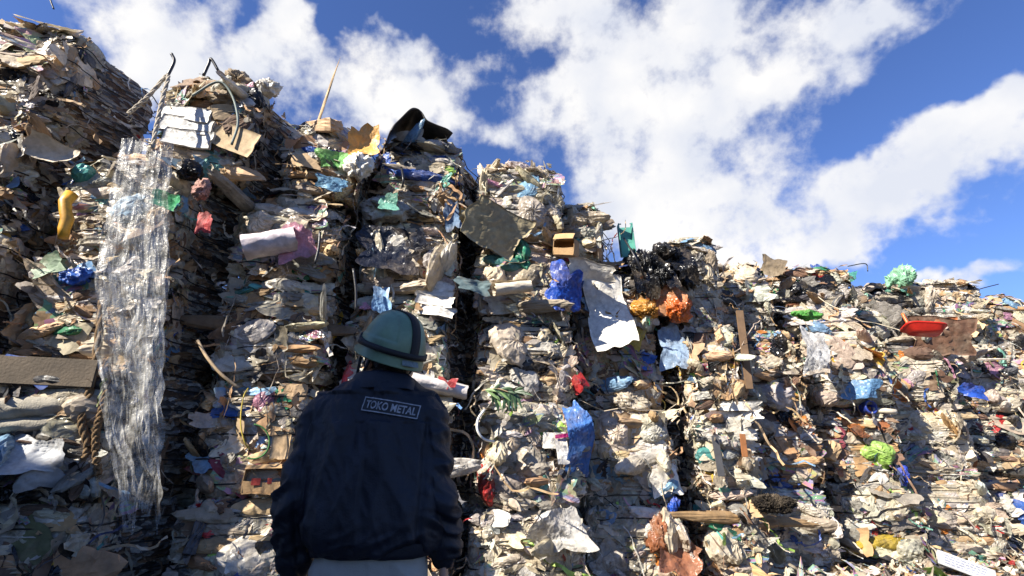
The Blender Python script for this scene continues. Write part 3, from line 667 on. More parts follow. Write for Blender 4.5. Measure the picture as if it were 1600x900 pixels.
bm = bmesh.new()       # jacket
TOR = [(.962, -.478, .210, .152), (.982, -.478, .226, .163), (1.005, -.479, .238, .172), (1.04, -.482, .246, .176), (1.14, -.492, .244, .168), (1.26, -.505, .240, .160), (1.36, -.512, .228, .142), (1.43, -.510, .205, .122), (1.475, -.502, .165, .108), (1.512, -.495, .108, .092)]
loft(bm, [ering(cx, PY, z, a, b, .78) for z, cx, a, b in TOR])
for side in ('l', 'r'):
    s, e, w_ = J[side + 's'], J[side + 'e'], J[side + 'w']; sg = -1 if side == 'l' else 1
    capsule(bm, (-.50 + sg * .07, PY, 1.462), (s[0] - sg * .02, PY, 1.405), .080, .084)
    capsule(bm, s, e, .081, .068); capsule(bm, e, Vector(e).lerp(Vector(w_), .8), .069, .058); capsule(bm, Vector(e).lerp(Vector(w_), .75), w_, .066, .044)
me = remeshed(bm, 'jacket', .0055, 7, M_NAVY)
def folds(p):
    ax = abs(p.x + .52); arm = min(max((ax - .19) / .08, 0), 1) * (1 if p.z < 1.42 else .3)
    q = Vector((p.x * 11 + p.z * 2.5 * math.copysign(1, p.x + .5), p.y * 5, p.z * 2.6))
    t = (1 - abs(mnoise.noise(q)) * 2.2) * .020 + mnoise.noise(q * 2.1 + Vector((5, 2, 1))) * .008
    q2 = Vector((p.x * 7 + 3, p.y * 7, p.z * 17 + p.x * 9 * math.copysign(1, p.x + .5)))
    r_ = (1 - abs(mnoise.noise(q2)) * 2.2) * .018 + mnoise.noise(q2 * 2 + Vector((1, 7, 3))) * .007
    low = min(max((1.10 - p.z) / .12, 0), 1); q3 = Vector((p.x * 8, p.y * 8, p.z * 20 - p.x * 6))
    t = t * (1 - .5 * low) + low * (1 - abs(mnoise.noise(q3)) * 2.4) * .012
    if 1.37 < p.z < 1.47 and p.y < PY: t *= .35
    cuff = .35 if (arm > .5 and p.z < .93) else 1.0
    t += (1 - 2.3 * abs(mnoise.noise(Vector((p.x * 30 + p.z * 12, p.y * 9, p.z * 9))))) * .0035; r_ += (1 - 2.3 * abs(mnoise.noise(Vector((p.x * 16, p.y * 16, p.z * 34 + p.x * 20))))) * .0035
    seam = .013 * math.exp(-((ax - .213) / .011) ** 2) * min(max((1.41 - p.z) / .05, 0), 1)
    return (t * (1 - arm) + r_ * arm) * cuff - seam + .0015 * mnoise.noise(p * 60)
displace(me, folds)
jk = wear('jacket', me); jb = BVHTree.FromPolygons([v.co + Vector((-.49, PY, 0)) for v in me.vertices], [p.vertices[:] for p in me.polygons])
# hem band, collar and cuffs
def band(name, rings, mat, parent, amp=.003):
    V, f = [], []; n = len(rings[0])
    for r_ in rings: V += r_
    for i in range(len(rings) - 1): f += [(i * n + k, i * n + (k + 1) % n, (i + 1) * n + (k + 1) % n, (i + 1) * n + k) for k in range(n)]
    me = pmesh(name, V, f, mat); displace(me, lambda p: amp * mnoise.noise(Vector((p.x * 25, p.y * 25, p.z * 30)))); return wear(name, me, parent)
band('hem_band', [ering(-.478, PY, z, a, b, .78, 72) for z, a, b in ((.985, .222, .161), (.972, .219, .159), (.955, .213, .154), (.943, .209, .150), (.941, .203, .144), (.96, .2, .14))], M_NAVY, jk, .006)
band('collar', [ering(-.494 + dx, PY + dy, z, a, b, .9, 72, sl) for z, a, b, dx, dy, sl in ((1.482, .141, .118, 0, .0, -.10), (1.488, .1385, .116, 0, 0, -.1), (1.51, .131, .110, -.001, .002, -.12), (1.535, .119, .102, -.003, .005, -.16), (1.543, .112, .096, -.004, .006, -.18), (1.541, .104, .09, -.004, .006, -.18), (1.52, .10, .087, 0, .003, -.15), (1.49, .10, .086, 0, .003, -.12))], M_NAVY, jk, .006)
# badge with lettering, laid on the back of the jacket
bc, bk = at_depth(611, 637, PY - .12), .0
ROT = R(-8.5); BW, BH = .199, .050
def on_back(u, v, lift):
    x = bc[0] + u * math.cos(ROT) - v * math.sin(ROT); z = bc[2] + u * math.sin(ROT) + v * math.cos(ROT)
    h = jb.ray_cast(Vector((x, .5, z)), Vector((0, 1, 0)))[0]
    return Vector((x, (h.y if h else PY - .12) - lift, z))
def flat(name, x0, x1, y0, y1, lift, nx, ny, mat, parent):
    V = [on_back(x0 + (x1 - x0) * i / nx, y0 + (y1 - y0) * j / ny, lift) for i in range(nx + 1) for j in range(ny + 1)]
    f = [(i * (ny + 1) + j, (i + 1) * (ny + 1) + j, (i + 1) * (ny + 1) + j + 1, i * (ny + 1) + j + 1) for i in range(nx) for j in range(ny)]
    return V, f
V, f = flat('b', -BW / 2, BW / 2, -BH / 2, BH / 2, .005, 48, 12, None, None); bdg = wear('badge', pmesh('badge', V, f, M_BADGE), jk)
V, f = [], []; e_ = .0036
for x0, x1, y0, y1, nx, ny in ((-BW / 2, BW / 2, BH / 2 - e_, BH / 2, 48, 1), (-BW / 2, BW / 2, -BH / 2, -BH / 2 + e_, 48, 1), (-BW / 2, -BW / 2 + e_, -BH / 2 + e_, BH / 2 - e_, 1, 10), (BW / 2 - e_, BW / 2, -BH / 2 + e_, BH / 2 - e_, 1, 10)):
    v, g = flat('b', x0, x1, y0, y1, .0075, nx, ny, None, None); k = len(V); V += v; f += [tuple(a + k for a in b) for b in g]
tx = bpy.data.curves.new('t', 'FONT'); tx.body = 'TOKO METAL'; tx.align_x = 'CENTER'; tx.align_y = 'CENTER'; tx.size = .040; tx.offset = .0011; tx.space_character = 1.05; tx.resolution_u = 4
to = bpy.data.objects.new('t', tx); col.objects.link(to); tm = bpy.data.meshes.new_from_object(to.evaluated_get(bpy.context.evaluated_depsgraph_get())); bpy.data.objects.remove(to)
xs = [v.co.x for v in tm.vertices]; ys = [v.co.y for v in tm.vertices]; kx = (BW - .022) / (max(xs) - min(xs)); ky = .0285 / (max(ys) - min(ys)); mx_, my_ = (max(xs) + min(xs)) / 2, (max(ys) + min(ys)) / 2
k = len(V); V += [on_back((v.co.x - mx_) * kx, (v.co.y - my_) * ky, .0075) for v in tm.vertices]; f += [tuple(i + k for i in p.vertices) for p in tm.polygons]
wear('lettering', pmesh('lettering', V, f, M_PRINT, False), bdg)

bm = bmesh.new()       # trousers and shoes
loft(bm, [ering(-.485, PY, z, a, b, .8) for z, a, b in ((.76, .185, .125), (.83, .198, .138), (.90, .196, .135), (.98, .18, .12), (1.02, .175, .115))])
for s in (-1, 1):
    hx = -.49 + s * .1; capsule(bm, (hx, PY, .82), (hx + s * .04, PY + .02, .48), .112, .085); capsule(bm, (hx + s * .04, PY + .02, .48), (hx + s * .06, PY, .12), .085, .07)
me = remeshed(bm, 'trousers', .0075, 5, M_TROU); displace(me, lambda p: (1 - 2.2 * abs(mnoise.noise(Vector((p.x * 9, p.y * 6, p.z * 9))))) * .008 + .003 * mnoise.noise(p * 30)); tr_ = wear('trousers', me)
bm = bmesh.new(); bm_box(bm, .12, .006, .012, (-.375, PY - .137, .845), Matrix.Rotation(R(-14), 4, 'Y'), .002); me = bpy.data.meshes.new('pocket_welt'); bm.to_mesh(me); bm.free(); me.materials.append(M_TROU); wear('pocket_welt', me, tr_)
for s in (-1, 1):
    bm = bmesh.new(); hx = -.49 + s * .16; capsule(bm, (hx, PY - .05, .06), (hx + s * .02, PY + .17, .05), .055, .05); capsule(bm, (hx, PY - .02, .08), (hx, PY - .02, .16), .055, .055)
    me = remeshed(bm, 'shoe', .006, 4, M_STRAP)
    for v in me.vertices: v.co.z = max(v.co.z, .004)
    wear('shoe', me)

# helmet: dome with raised panels, brim longer at the front, goggle strap, sticker
HL, HW, HH = .145, .119, .160
HO = HM @ Matrix.Translation((0, -.006, .045))
def dome(az_, el_, off=0.0, ridge=True):
    c, s = math.cos(el_), math.sin(el_); x, y, z = HW * c ** .72 * math.cos(az_), HL * c ** .72 * math.sin(az_), HH * s
    p = Vector((x, y, z)); n = Vector((x / HW ** 2, y / HL ** 2, z / HH ** 2)).normalized(); d = off
    if ridge:
        side = 1 / (1 + math.exp(-(abs(x) - .052 - .02 * (1 - s)) / .0016)); low = 1 / (1 + math.exp(-(z - .050) / .0018)); d += .0045 * (1 - side * low)
    return p + n * d
V, f = [], []; nu, nv = 160, 60
for i in range(nu):
    a_ = 2 * math.pi * i / nu; fr = max(0, math.sin(a_)) ** 3; bk_ = max(0, -math.sin(a_)) ** 2
    for j in range(nv): V.append(dome(a_, math.pi / 2 * (1 - (j + .02) / (nv - 1)) if j < nv - 1 else 0.0))
    b0 = dome(a_, 0); out_ = Vector((b0.x, b0.y, 0)).normalized(); ext = .001 + .040 * fr + .004 * bk_; dr = -.032 + .018 * fr
    for t_ in (.25, .5, .75, 1.0): V.append(b0 + out_ * ext * t_ ** 1.3 + Vector((0, 0, dr * t_)))
    V.append(b0 + out_ * (ext + .001) + Vector((0, 0, dr - .004))); V.append(b0 + out_ * (ext - .004) + Vector((0, 0, dr - .003)))
    for t_ in (.6, .2): V.append(b0 + out_ * (ext * t_ - .004) + Vector((0, 0, dr * t_ - .003)))
    for t_ in (.3, .6, .9): V.append(dome(a_, t_, -.006, False))
n_ = nv + 11
f = [(i * n_ + j, i * n_ + j + 1, ((i + 1) % nu) * n_ + j + 1, ((i + 1) % nu) * n_ + j) for i in range(nu) for j in range(n_ - 1)]
f.append(tuple(i * n_ for i in range(nu))); me = pmesh('helmet', V, f, M_HELM); me.transform(HO); helmet = wear('helmet', me)
def strap(fn, n, width_fn, closed):
    V, f = [], []
    for i in range(n):
        for q in fn(i / (n if closed else n - 1)): V.append(q)
    m = 4
    for i in range(n if closed else n - 1):
        a, b = i * m, ((i + 1) % n) * m; f += [(a + k, a + (k + 1) % m, b + (k + 1) % m, b + k) for k in range(m)]
    return V, f
def sb(t):
    a_ = 2 * math.pi * t; w2 = .095 + .06 * max(0, math.sin(a_)) ; c = .09 + .10 * max(0, math.cos(a_ - math.pi * .5)) ** 2
    lo, hi = c - w2 * .7, c + w2 * .7; return [dome(a_, lo, .0015), dome(a_, hi, .0015), dome(a_, hi, .0075), dome(a_, lo, .0075)]
V, f = strap(sb, 120, None, True)
def st(t):
    e = .15 + t * (math.pi - .75); az0 = -math.pi / 2
    def P(dx, off):
        if e < math.pi / 2: p = dome(az0, e, off, False)
        else: p = dome(-az0, math.pi - e, off, False)
        return p + Vector((dx, 0, .0))
    return [P(-.018, .004), P(.018, .004), P(.018, .0095), P(-.018, .0095)]
v, g = strap(st, 50, None, False); k = len(V); V += v; f += [tuple(a + k for a in b) for b in g]
me = pmesh('strap', V, f, M_STRAP); me.transform(HO); wear('strap', me, helmet)
V, f = [], []
for i in range(13):
    a_ = -math.pi / 2 + (i - 6) * .045 - .05
    for t_ in (.02, .75): 
        b0 = dome(a_, 0); out_ = Vector((b0.x, b0.y, 0)).normalized(); V.append(b0 + out_ * (.018 * t_ ** 1.3 + .0025) + Vector((0, 0, -.026 * t_)))
f = [(2 * i, 2 * i + 1, 2 * i + 3, 2 * i + 2) for i in range(12)]
me = pmesh('sticker', V, f, plain('grey_sticker', (.16, .2, .19), .4, .5, 60)); me.transform(HO); wear('sticker', me, helmet)
for s in (-1, 1):      # chin straps in front of the ears
    V, f = [], []
    for a0, b0 in (((s * .104, .03, -.0), (s * .070, .045, -.135)), ((s * .104, -.035, .0), (s * .074, .03, -.11))):
        v, g = sweep([Vector(a0), Vector(a0).lerp(Vector(b0), .5) + Vector((s * .006, 0, 0)), Vector(b0)], .006, 6); k = len(V); V += v; f += [tuple(a + k for a in b) for b in g]
    me = pmesh('chin_strap', V, f, M_STRAP); me.transform(HM); wear('chin_strap', me, helmet)


M_ROPE = plain('brown_hemp', (.20, .125, .06), .9, .45, 30, .8, 200)
M_ROPEP = plain('pale_frayed_hemp', (.50, .44, .35), .9, .4, 30, .8, 200)
M_YEL = plain('orange_yellow_plastic', (.70, .35, .03), .45, .65, 9, .1, 30)
M_DARKP = plain('black_plastic', (.02, .02, .022), .4, .3)
M_WOOD = plain('pale_wood', (.46, .33, .19), .7, .3, 12, .2, 90)
M_WHITEP = plain('white_plastic', (.75, .74, .70), .35, .25)
M_RED = plain('red_plastic', (.62, .025, .015), .35, .2)
M_CARD = plain('cardboard', (.46, .29, .14), .85, .3, 5, .3, 60)
M_TEAL = plain('green_painted_steel', (.10, .33, .27), .45, .35, 4, .2, 30)
M_GREYC = plain('grey_cord', (.16, .2, .18), .6, .3)
M_BLUEP = plain('blue_plastic', (.03, .055, .30), .4, .5, 14)
M_LEAF = plain('dark_leaf', (.035, .075, .028), .45, .4, 9, .3, 40)
M_LEAFP = plain('pale_leaf', (.16, .26, .09), .5, .4, 9, .3, 40)
M_FUR = plain('dark_brown_fur', (.022, .015, .009), .95, .5, 14, .8, 160)
M_CARPET = plain('beige_carpet_backing', (.44, .36, .21), .95, .35, 5, .25, 160)
M_FOAM = plain('cream_foam', (.62, .54, .42), .8, .3, 7, .3, 60)

# long clear film hanging over the left stacks
def hanging_film():
    base = spot(215, 500, .3)[0]; a = Acc(); nu, nv = 84, 230; r_ = random.Random(3)
    fold = [(r_.gauss(0, .42), 2 * math.pi / lam, r_.uniform(0, 6.3), lam * (.06 if lam < .1 else .11)) for lam in [.05 * 1.32 ** k for k in range(8)] for _ in range(2)]
    tri = lambda x: abs((x / math.pi) % 2 - 1) * 2 - 1
    for (xc, hw, y0, y1, off, seed) in (((234, 214, 204, 203, 208, 216), (40, 48, 55, 54, 48, 26), 220, 800, .31, 0), ((255, 240, 232, 236, 226, 232), (16, 24, 32, 26, 34, 12), 225, 640, .36, 9), ((212, 196, 184, 176, 190, 204), (22, 26, 20, 24, 26, 14), 216, 560, .35, 4)):
        t = np.linspace(0, 1, nv); u = np.linspace(-1, 1, nu); cx = np.interp(t, np.linspace(0, 1, 6), xc); w_ = np.interp(t, np.linspace(0, 1, 6), hw)
        g = np.zeros((nu, nv, 3)); len_ = (y1 - y0) * .0052
        for i in range(nu):
            end = y1 + 90 * mnoise.noise(Vector((u[i] * 3.5, seed, 2))) + 30 * mnoise.noise(Vector((u[i] * 13, seed, 5)))
            for j in range(nv):
                X, Z = u[i] * .28, t[j] * len_
                d = sum(am * tri(k * (X * math.cos(th) + Z * math.sin(th)) + ph + seed) for th, k, ph, am in fold) * .17
                big = mnoise.noise(Vector((X * 5, Z * 2.2 + seed, seed)))
                ragx = (10 * mnoise.noise(Vector((u[i] * .8 + seed, Z * 2.4, 1))) + 5 * mnoise.noise(Vector((u[i] * 1.5, Z * 9, seed)))) * (.4 + t[j])
                p, _ = spot(cx[j] + u[i] * w_[j] + ragx + 30 * d, y0 + (end - y0) * t[j] + 8 * mnoise.noise(Vector((u[i] * 3, 1, seed))) * (1 - t[j]), off + d + .07 * big - .15 * max(0, t[j] - .7))
                g[i, j] = p - base
        a.add(g.reshape(1, -1, 3), grid_q(nu, nv), np.array([[.8, .8, .78, .2]]))
    o = link('plastic_film', a.mesh('plastic_film', M_CLEAR, True), label='long clear plastic film hanging down the front of the left stacks', cat='plastic film'); o.location = base
hanging_film()
rope('rope', 'pale frayed rope looped over the top left bale above the clear film', [(200, 178, .2), (232, 150, .25), (262, 118, .18), (255, 150, .28), (246, 190, .33), (238, 232, .36)], .017, M_ROPEP)
rope('rope', 'thick brown twisted rope hanging left of the clear film, the longer one', [(160, 470, .12), (150, 560, .2), (138, 620, .24), (128, 660, .24), (138, 700, .22), (122, 738, .2)], .026, M_ROPE, group='brown ropes')
rope('rope', 'brown twisted rope touching the edge of the clear film, the straighter one', [(168, 560, .2), (164, 620, .24), (150, 680, .24), (153, 742, .22)], .024, M_ROPE, group='brown ropes')

M, k = wmat(109, 340, .2)
V, f = sweep([(-.02, .21, .03), (-.035, .12, .05), (-.01, .04, .05), (.02, -.03, .04), (.012, -.12, .03), (.03, -.2, .03)], [.048, .046, .042, .047, .042, .036], 18); single('plastic_tube', pmesh('plastic_tube', V, f, M_YEL), M, 'orange yellow crushed plastic tube standing upright near the left edge', 'tube')
def roll(name, label, cat, pxa, pxb, off, r, c, mat, turns=3.2):
    a, b = spot(*pxa, off)[0], spot(*pxb, off)[0]; ax = Vector(b - a); L_ = ax.length; M = Matrix.Translation(Vector(a)) @ ax.to_track_quat('X', 'Z').to_matrix().to_4x4()
    V, f = [], []; n, m = 120, 22; ph = random.random() * 6
    for i in range(n):
        t = i / (n - 1); th = t * turns * 2 * math.pi + ph; rr = r * (.25 + .75 * t)
        for j in range(m):
            x = j / (m - 1); s = 1 + .10 * mnoise.noise(Vector((x * 4, math.cos(th) * 1.3, math.sin(th) * 1.3 + ph))) + .05 * mnoise.noise(Vector((x * 11, math.cos(th) * 3, math.sin(th) * 3)))
            V.append((x * L_ + .02 * mnoise.noise(Vector((th, 3, x))), rr * s * math.cos(th), rr * s * math.sin(th) * .82))
    f = [(i * m + j, (i + 1) * m + j, (i + 1) * m + j + 1, i * m + j + 1) for i in range(n - 1) for j in range(m - 1)]
    return single(name, pmesh(name, V, f, mat), M, label, cat)
M_PINK = plain('white_pink_plastic', (.70, .61, .61), .4, .5, 6, .3, 30)
roll('plastic_roll', 'white plastic roll with pink edge lying in the stack left of the worker', 'plastic roll', (380, 385), (462, 372), .12, .15, None, M_PINK, 2.2)
sheet('plastic_sheet', 'torn pink plastic sheet curling out of the end of the white roll', 'plastic sheet', (430, 352, 488, 405), 'pink', .35, .24, 25, curl=1.2)
roll('foam_roll', 'cream foam roll lying under the teal green sheet', 'foam roll', (772, 452), (828, 446), .16, .10, None, M_FOAM, 2.2)
roll('carpet_roll', 'beige sagging carpet piece rolled up beside the topmost cream bale', 'carpet', (718, 335), (800, 352), .10, .12, None, M_CARPET, 1.3)
sheet('carpet', 'beige carpet flap with dark stain draped right of the carpet roll', 'carpet', (725, 320, 822, 390), (.42, .35, .21), .9, .2, -22, 20, 0, 3, .2, .8, .1, thick=.012)
bundle_ = roll('plastic_bundle', 'clear white plastic bundle with red print right of the worker', 'plastic bundle', (642, 592), (728, 612), .16, .105, None, plain('milky_plastic', (.66, .60, .55), .25, .5, 6, .8, 26), 2.0)
mk_ = sheet('printed_label', 'small red print patch on the milky plastic bundle', 'print', (686, 591, 710, 607), (.5, .07, .07), .4, .262, -10, 0, 0, 3, .1, .3, .5, (12, 8)); attach(mk_, bundle_)

sheet('plastic_sheet', 'lime green torn sheet in the stack left of the worker', 'plastic sheet', (372, 476, 470, 528), 'lime', .45, .18, -8, -20, 0, 6, .3, .3, .3)
sheet('plastic_sheet', 'dark green tattered sheet tucked behind the lime green sheet', 'plastic sheet', (385, 468, 480, 500), 'olive', .6, .09, -4, 20)
bag('plastic_bag', 'teal green crumpled bag hanging above the cream foam roll', 'plastic bag', (800, 375, 838, 448), (.05, .36, .22), .35, .12, .5, 8)
sheet('tarp', 'bright blue crumpled tarp left of the white board', 'tarp', (858, 414, 908, 488), (.02, .09, .50), .4, .16, -12, 0, 0, 9, .34, .5, .25, (30, 30))
sheet('tarp', 'blue crumpled film hanging beside the magazine in the first stack right', 'tarp', (884, 632, 926, 742), (.08, .22, .60), .35, .17, 4, 0, 0, 9, .3, .4, .2, (26, 40))
sheet('board', 'large white folded board hanging from the second stack right of worker', 'board', (918, 428, 986, 550), (.72, .69, .62), .6, .28, 8, -8, 0, 5, .2, .1, .10, (20, 26), .004, .006)
sheet('board', 'white crumpled board flap behind the top of the large white board', 'board', (885, 408, 960, 440), 'white', .6, .16, -6, 35, 0, 3, .3, .2, .15, (12, 10), .003, .006)
def carton(name, label, px, py, off, w, h, d, rot, lean, turn, flap=.5):
    M, k = wmat(px, py, off, R(rot), R(lean), R(turn))
    def fn(bm):
        t = .006
        bm_box(bm, w, h, t, (0, 0, -d / 2)); bm_box(bm, w, t, d, (0, -h / 2, 0)); bm_box(bm, w, t, d, (0, h / 2, 0)); bm_box(bm, t, h - 2 * t, d, (-w / 2, 0, 0)); bm_box(bm, t, h - 2 * t, d, (w / 2, 0, 0))
        bm_box(bm, w * .98, h * flap, t, (0, h / 2 + h * flap * .4, d / 2 + .02), Matrix.Rotation(R(-35), 4, 'X')); bm_box(bm, w * .98, h * .46, t, (0, -h * .25, d / 2 - .004), Matrix.Rotation(R(8), 4, 'X'))
        bmesh.ops.subdivide_edges(bm, edges=bm.edges[:], cuts=3, use_grid_fill=True)
        for v in bm.verts: v.co += Vector((mnoise.noise(v.co * 5), mnoise.noise(v.co * 5 + Vector((9, 1, 2))), mnoise.noise(v.co * 5 + Vector((3, 5, 7))))) * .022
    return boxy(name, fn, M, label, 'carton', M_CARD)
carton('carton', 'open tan cardboard box jutting out above the blue tarp', 884, 389, .18, .24, .17, .2, -8, 12, -25)
o = carton('carton', 'tan flattened carton with red print just left of the worker', 418, 752, .10, .36, .20, .14, 0, 0, 6, .2)
for x, w_, y, h_ in ((-.075, .07, .03, .055), (.03, .035, .035, .045)):
    bm = bmesh.new(); bm_box(bm, w_, h_, .002, (x, y - .03, .078)); me = bpy.data.meshes.new('red_print'); bm.to_mesh(me); bm.free(); me.materials.append(plain('red_ink', (.36, .04, .03), .8, .6, 60)); link('red_print', me, o)
M, k = wmat(979, 376, -.1, R(2), 0, R(-20))
def channel(bm):
    bm_box(bm, .17, .42, .012, (0, 0, -.05), bevel=.003); bm_box(bm, .012, .44, .1, (-.086, .01, 0), bevel=.003); bm_box(bm, .012, .44, .1, (.086, .01, 0), bevel=.003)
    bm_box(bm, .03, .012, .012, (-.07, .215, .045)); bm_box(bm, .03, .012, .012, (.07, .215, .045))
boxy('steel_channel', channel, M, 'upright green painted steel channel standing against the sky', 'channel', M_TEAL)

GB = 'black crumpled bags on the orange bag heap'
for i, (b, lab) in enumerate((((982, 388, 1030, 452), 'black crumpled bag at the left of the black bag heap'), ((1020, 380, 1066, 430), 'black crumpled bag at the top of the black bag heap'), ((1046, 388, 1086, 456), 'black crumpled bag at the right end of the black bag heap'), ((1005, 412, 1050, 462), 'black crumpled bag in the front middle of the black bag heap'))):
    bag('plastic_bag', lab, 'plastic bag', b, 'black', .25, .14 + .03 * (i == 3), .9, 0, 30, .26, GB)
for i, (b, lab) in enumerate((((990, 400, 1020, 470), 'shiny black film strip hanging at the left of the black bag heap'), ((1024, 392, 1052, 450), 'shiny black film strip hanging in the middle of the black bag heap'), ((1054, 384, 1084, 440), 'shiny black film strip hanging at the right of the black bag heap'))):
    sheet('film_strip', lab, 'film strip', b, 'black', .22, .27, 6, 0, 0, 8, .34, .6, .3, (26, 34), group='black film strips')
sheet('plastic_bag', 'torn salmon orange bag under the black bag heap', 'plastic bag', (1008, 438, 1062, 492), (.62, .27, .12), .4, .2, 8, nf=14, amp=.45)
bag('plastic_bag', 'glossy orange red bag at the foot of the black bag heap', 'plastic bag', (1036, 470, 1090, 502), (.72, .17, .03), .28, .22, .7)
bag('plastic_bag', 'orange and yellow film bag left of the glossy orange red bag', 'plastic bag', (985, 468, 1045, 504), (.70, .34, .06), .3, .18, .7)
sheet('plastic_sheet', 'yellow hanging sheet right of the large white board', 'plastic sheet', (980, 505, 1004, 552), 'yellow', .4, .14, -20)
sheet('plastic_sheet', 'sky blue sheet below the yellow hanging sheet', 'plastic sheet', (984, 545, 1018, 574), 'blue', .4, .15, -35)
sheet('plastic_sheet', 'grey blue crumpled film below the orange bags', 'plastic sheet', (1030, 510, 1075, 575), (.34, .46, .62), .3, .12, nf=14, amp=.45)
sheet('plastic_sheet', 'small bright red torn piece between first and second stacks right', 'plastic sheet', (894, 584, 918, 610), 'red', .4, .10, 30, nf=3, n=(10, 8))
M, k = wmat(1404, 440, .0)
bag('plastic_bag', 'pale green translucent bag sitting on top of the far stacks', 'plastic bag', (1384, 414, 1424, 456), (.34, .66, .42), .25, .02, .7, 0, 12, .2)
# red tray with orange handle
M, k = wmat(1444, 515, .52, R(-6), R(-20))
def tray(bm):
    rings = []
    for (a, b, z) in ((.17, .09, -.05), (.215, .12, .03), (.235, .135, .032), (.235, .135, .022), (.208, .112, .022), (.165, .085, -.04)): rings.append([Vector((p.x, z, p.y)) for p in ering(0, 0, 0, a, b, .5, 40)])
    loft(bm, rings)
boxy('plastic_tray', tray, M, 'bright red plastic tray on the brown board in the far stacks', 'tray', M_RED, True)
cord('handle_rod', 'orange rod sticking up behind the red tray', 'rod', [(1410, 490, .42), (1418, 505, .46), (1428, 522, .48)], .018, plain('orange_plastic', (.68, .14, .03), .4), 12)
sheet('board', 'large brown tarnished board leaning behind the red tray', 'board', (1425, 496, 1520, 552), (.14, .07, .04), .7, .30, -4, 15, 0, 4, .2, .2, .15, thick=.01)
sheet('board', 'rust orange board piece behind the red tray', 'board', (1440, 496, 1490, 516), (.42, .13, .04), .7, .40, -6, 25, n=(12, 8), nf=3, thick=.006)
# peaked dark sheet on top
M, k = wmat(640, 214, -.12, R(6), 0, R(10))
V, f = [], []
prof = [(-.30, -.16), (-.24, -.03), (-.12, .12), (-.02, .20), (.06, .17), (.12, .08), (.24, .05), (.42, -.02)]
cp = curve_pts([(x, y, 0) for x, y in prof], 40)
for p in cp:
    for z in np.linspace(.30, -.35, 16): V.append((p.x + .03 * mnoise.noise(Vector((p.x * 5, z * 4, 1))), p.y - .06 * abs(z) + .03 * mnoise.noise(Vector((p.x * 7, z * 6, 5))), z + .05 * mnoise.noise(Vector((p.x * 6, 4, 2)))))
f = [(i * 16 + j, (i + 1) * 16 + j, (i + 1) * 16 + j + 1, i * 16 + j + 1) for i in range(40) for j in range(15)]
o = single('plastic_sheet', pmesh('plastic_sheet', V, f, plain('dark_grey_sheet', (.055, .048, .04), .5, .4, 6, .4)), M, 'dark grey folded sheet peaked like a tent on the topmost bale behind worker', 'plastic sheet')
md = o.modifiers.new('thickness', 'SOLIDIFY'); md.thickness = .012
sheet('board', 'pale grey panel under the peaked dark sheet', 'board', (622, 205, 662, 224), (.5, .5, .48), .5, .12, 10, 30, n=(10, 8), nf=2)
sheet('plastic_bag', 'orange yellow torn paper bag on the small topmost bale left of worker', 'paper bag', (548, 196, 592, 248), (.70, .37, .08), .5, .16, 8, nf=14, amp=.5)
bag('fibre_wad', 'white fluffy wad beside the orange yellow paper bag', 'wad', (540, 244, 582, 282), 'white', .6, .2, .7)
sheet('plastic_sheet', 'sky blue flat sheet under the white fluffy wad', 'plastic sheet', (494, 276, 540, 296), (.24, .5, .74), .4, .17, -12, 20, nf=3)
sheet('plastic_sheet', 'green and white printed sheet left of the white fluffy wad', 'plastic sheet', (500, 232, 545, 260), (.22, .55, .14), .45, .16, 8, nf=5)
sheet('board', 'tan cardboard panel left of the green printed sheet', 'board', (455, 238, 500, 262), 'cardlight', .85, .14, -4, n=(8, 6), nf=2)
sheet('cloth', 'dark sheet painted as the shade in the hollow behind the worker, above his helmet', 'tarp', (560, 352, 660, 425), (.018, .022, .04), .35, .16, -6, nf=7, amp=.3)  # near-black sheet stands in for the shade in a gap between bales
bag('plastic_bag', 'large grey clear bag bulging over the dark hollow', 'plastic bag', (556, 292, 668, 352), (.56, .55, .52), .2, .10, .6, -5, 40, .12)
sheet('plastic_bag', 'mint green plastic piece pressed in the large grey bag', 'plastic sheet', (592, 304, 622, 330), 'mint', .3, .33, 5, nf=5)
sheet('cloth', 'light blue hanging cloth strip above the green helmet', 'cloth', (584, 448, 610, 492), (.22, .40, .62), .5, .16, 4, nf=6)
sheet('cloth', 'slate blue jeans cloth left of the beige carpet roll', 'cloth', (694, 312, 718, 360), (.12, .2, .32), .7, .12, 12, nf=8, amp=.5)
sheet('cloth', 'dark grey green cloth bundle left of the cream foam roll', 'cloth', (715, 434, 765, 458), (.10, .15, .16), .8, .16, -3, nf=10, amp=.6)
for i, y in enumerate((446, 458, 470, 484)):
    sheet('paper_stack', f'white folded board {("topmost", "second", "third", "lowest")[i]} of the four right of the green helmet', 'board', (650, y - 8, 710, y + 9), 'white', .6, .12 + .01 * i, -10, 0, 0, 2, .15, .2, .08, (12, 5), group='white folded boards', thick=.012)
sheet('cloth', 'red rag hanging in the dark gap right of the clear film', 'cloth', (308, 328, 330, 366), 'red', .6, .05, 5, nf=6)
bag('cloth', 'dusty pink crumpled cloth beside the black bag right of the rope', 'cloth', (296, 280, 336, 316), (.42, .22, .18), .8, .2, .6)
bag('plastic_bag', 'black crumpled bag beside the dusty pink cloth', 'plastic bag', (268, 250, 318, 292), 'black', .3, .15, .7)
sheet('plastic_sheet', 'emerald green flat sheet at right edge of the clear film', 'plastic sheet', (240, 300, 280, 326), (.10, .50, .22), .4, .24, -20, nf=3)
sheet('plastic_sheet', 'crimson sheet wrapped inside the clear hanging film', 'plastic sheet', (192, 372, 246, 402), (.55, .06, .14), .4, .24, -22, nf=6)
bag('plastic_bag', 'blue crumpled bag left of the clear hanging film', 'plastic bag', (94, 412, 132, 448), 'blue', .35, .16, .6)
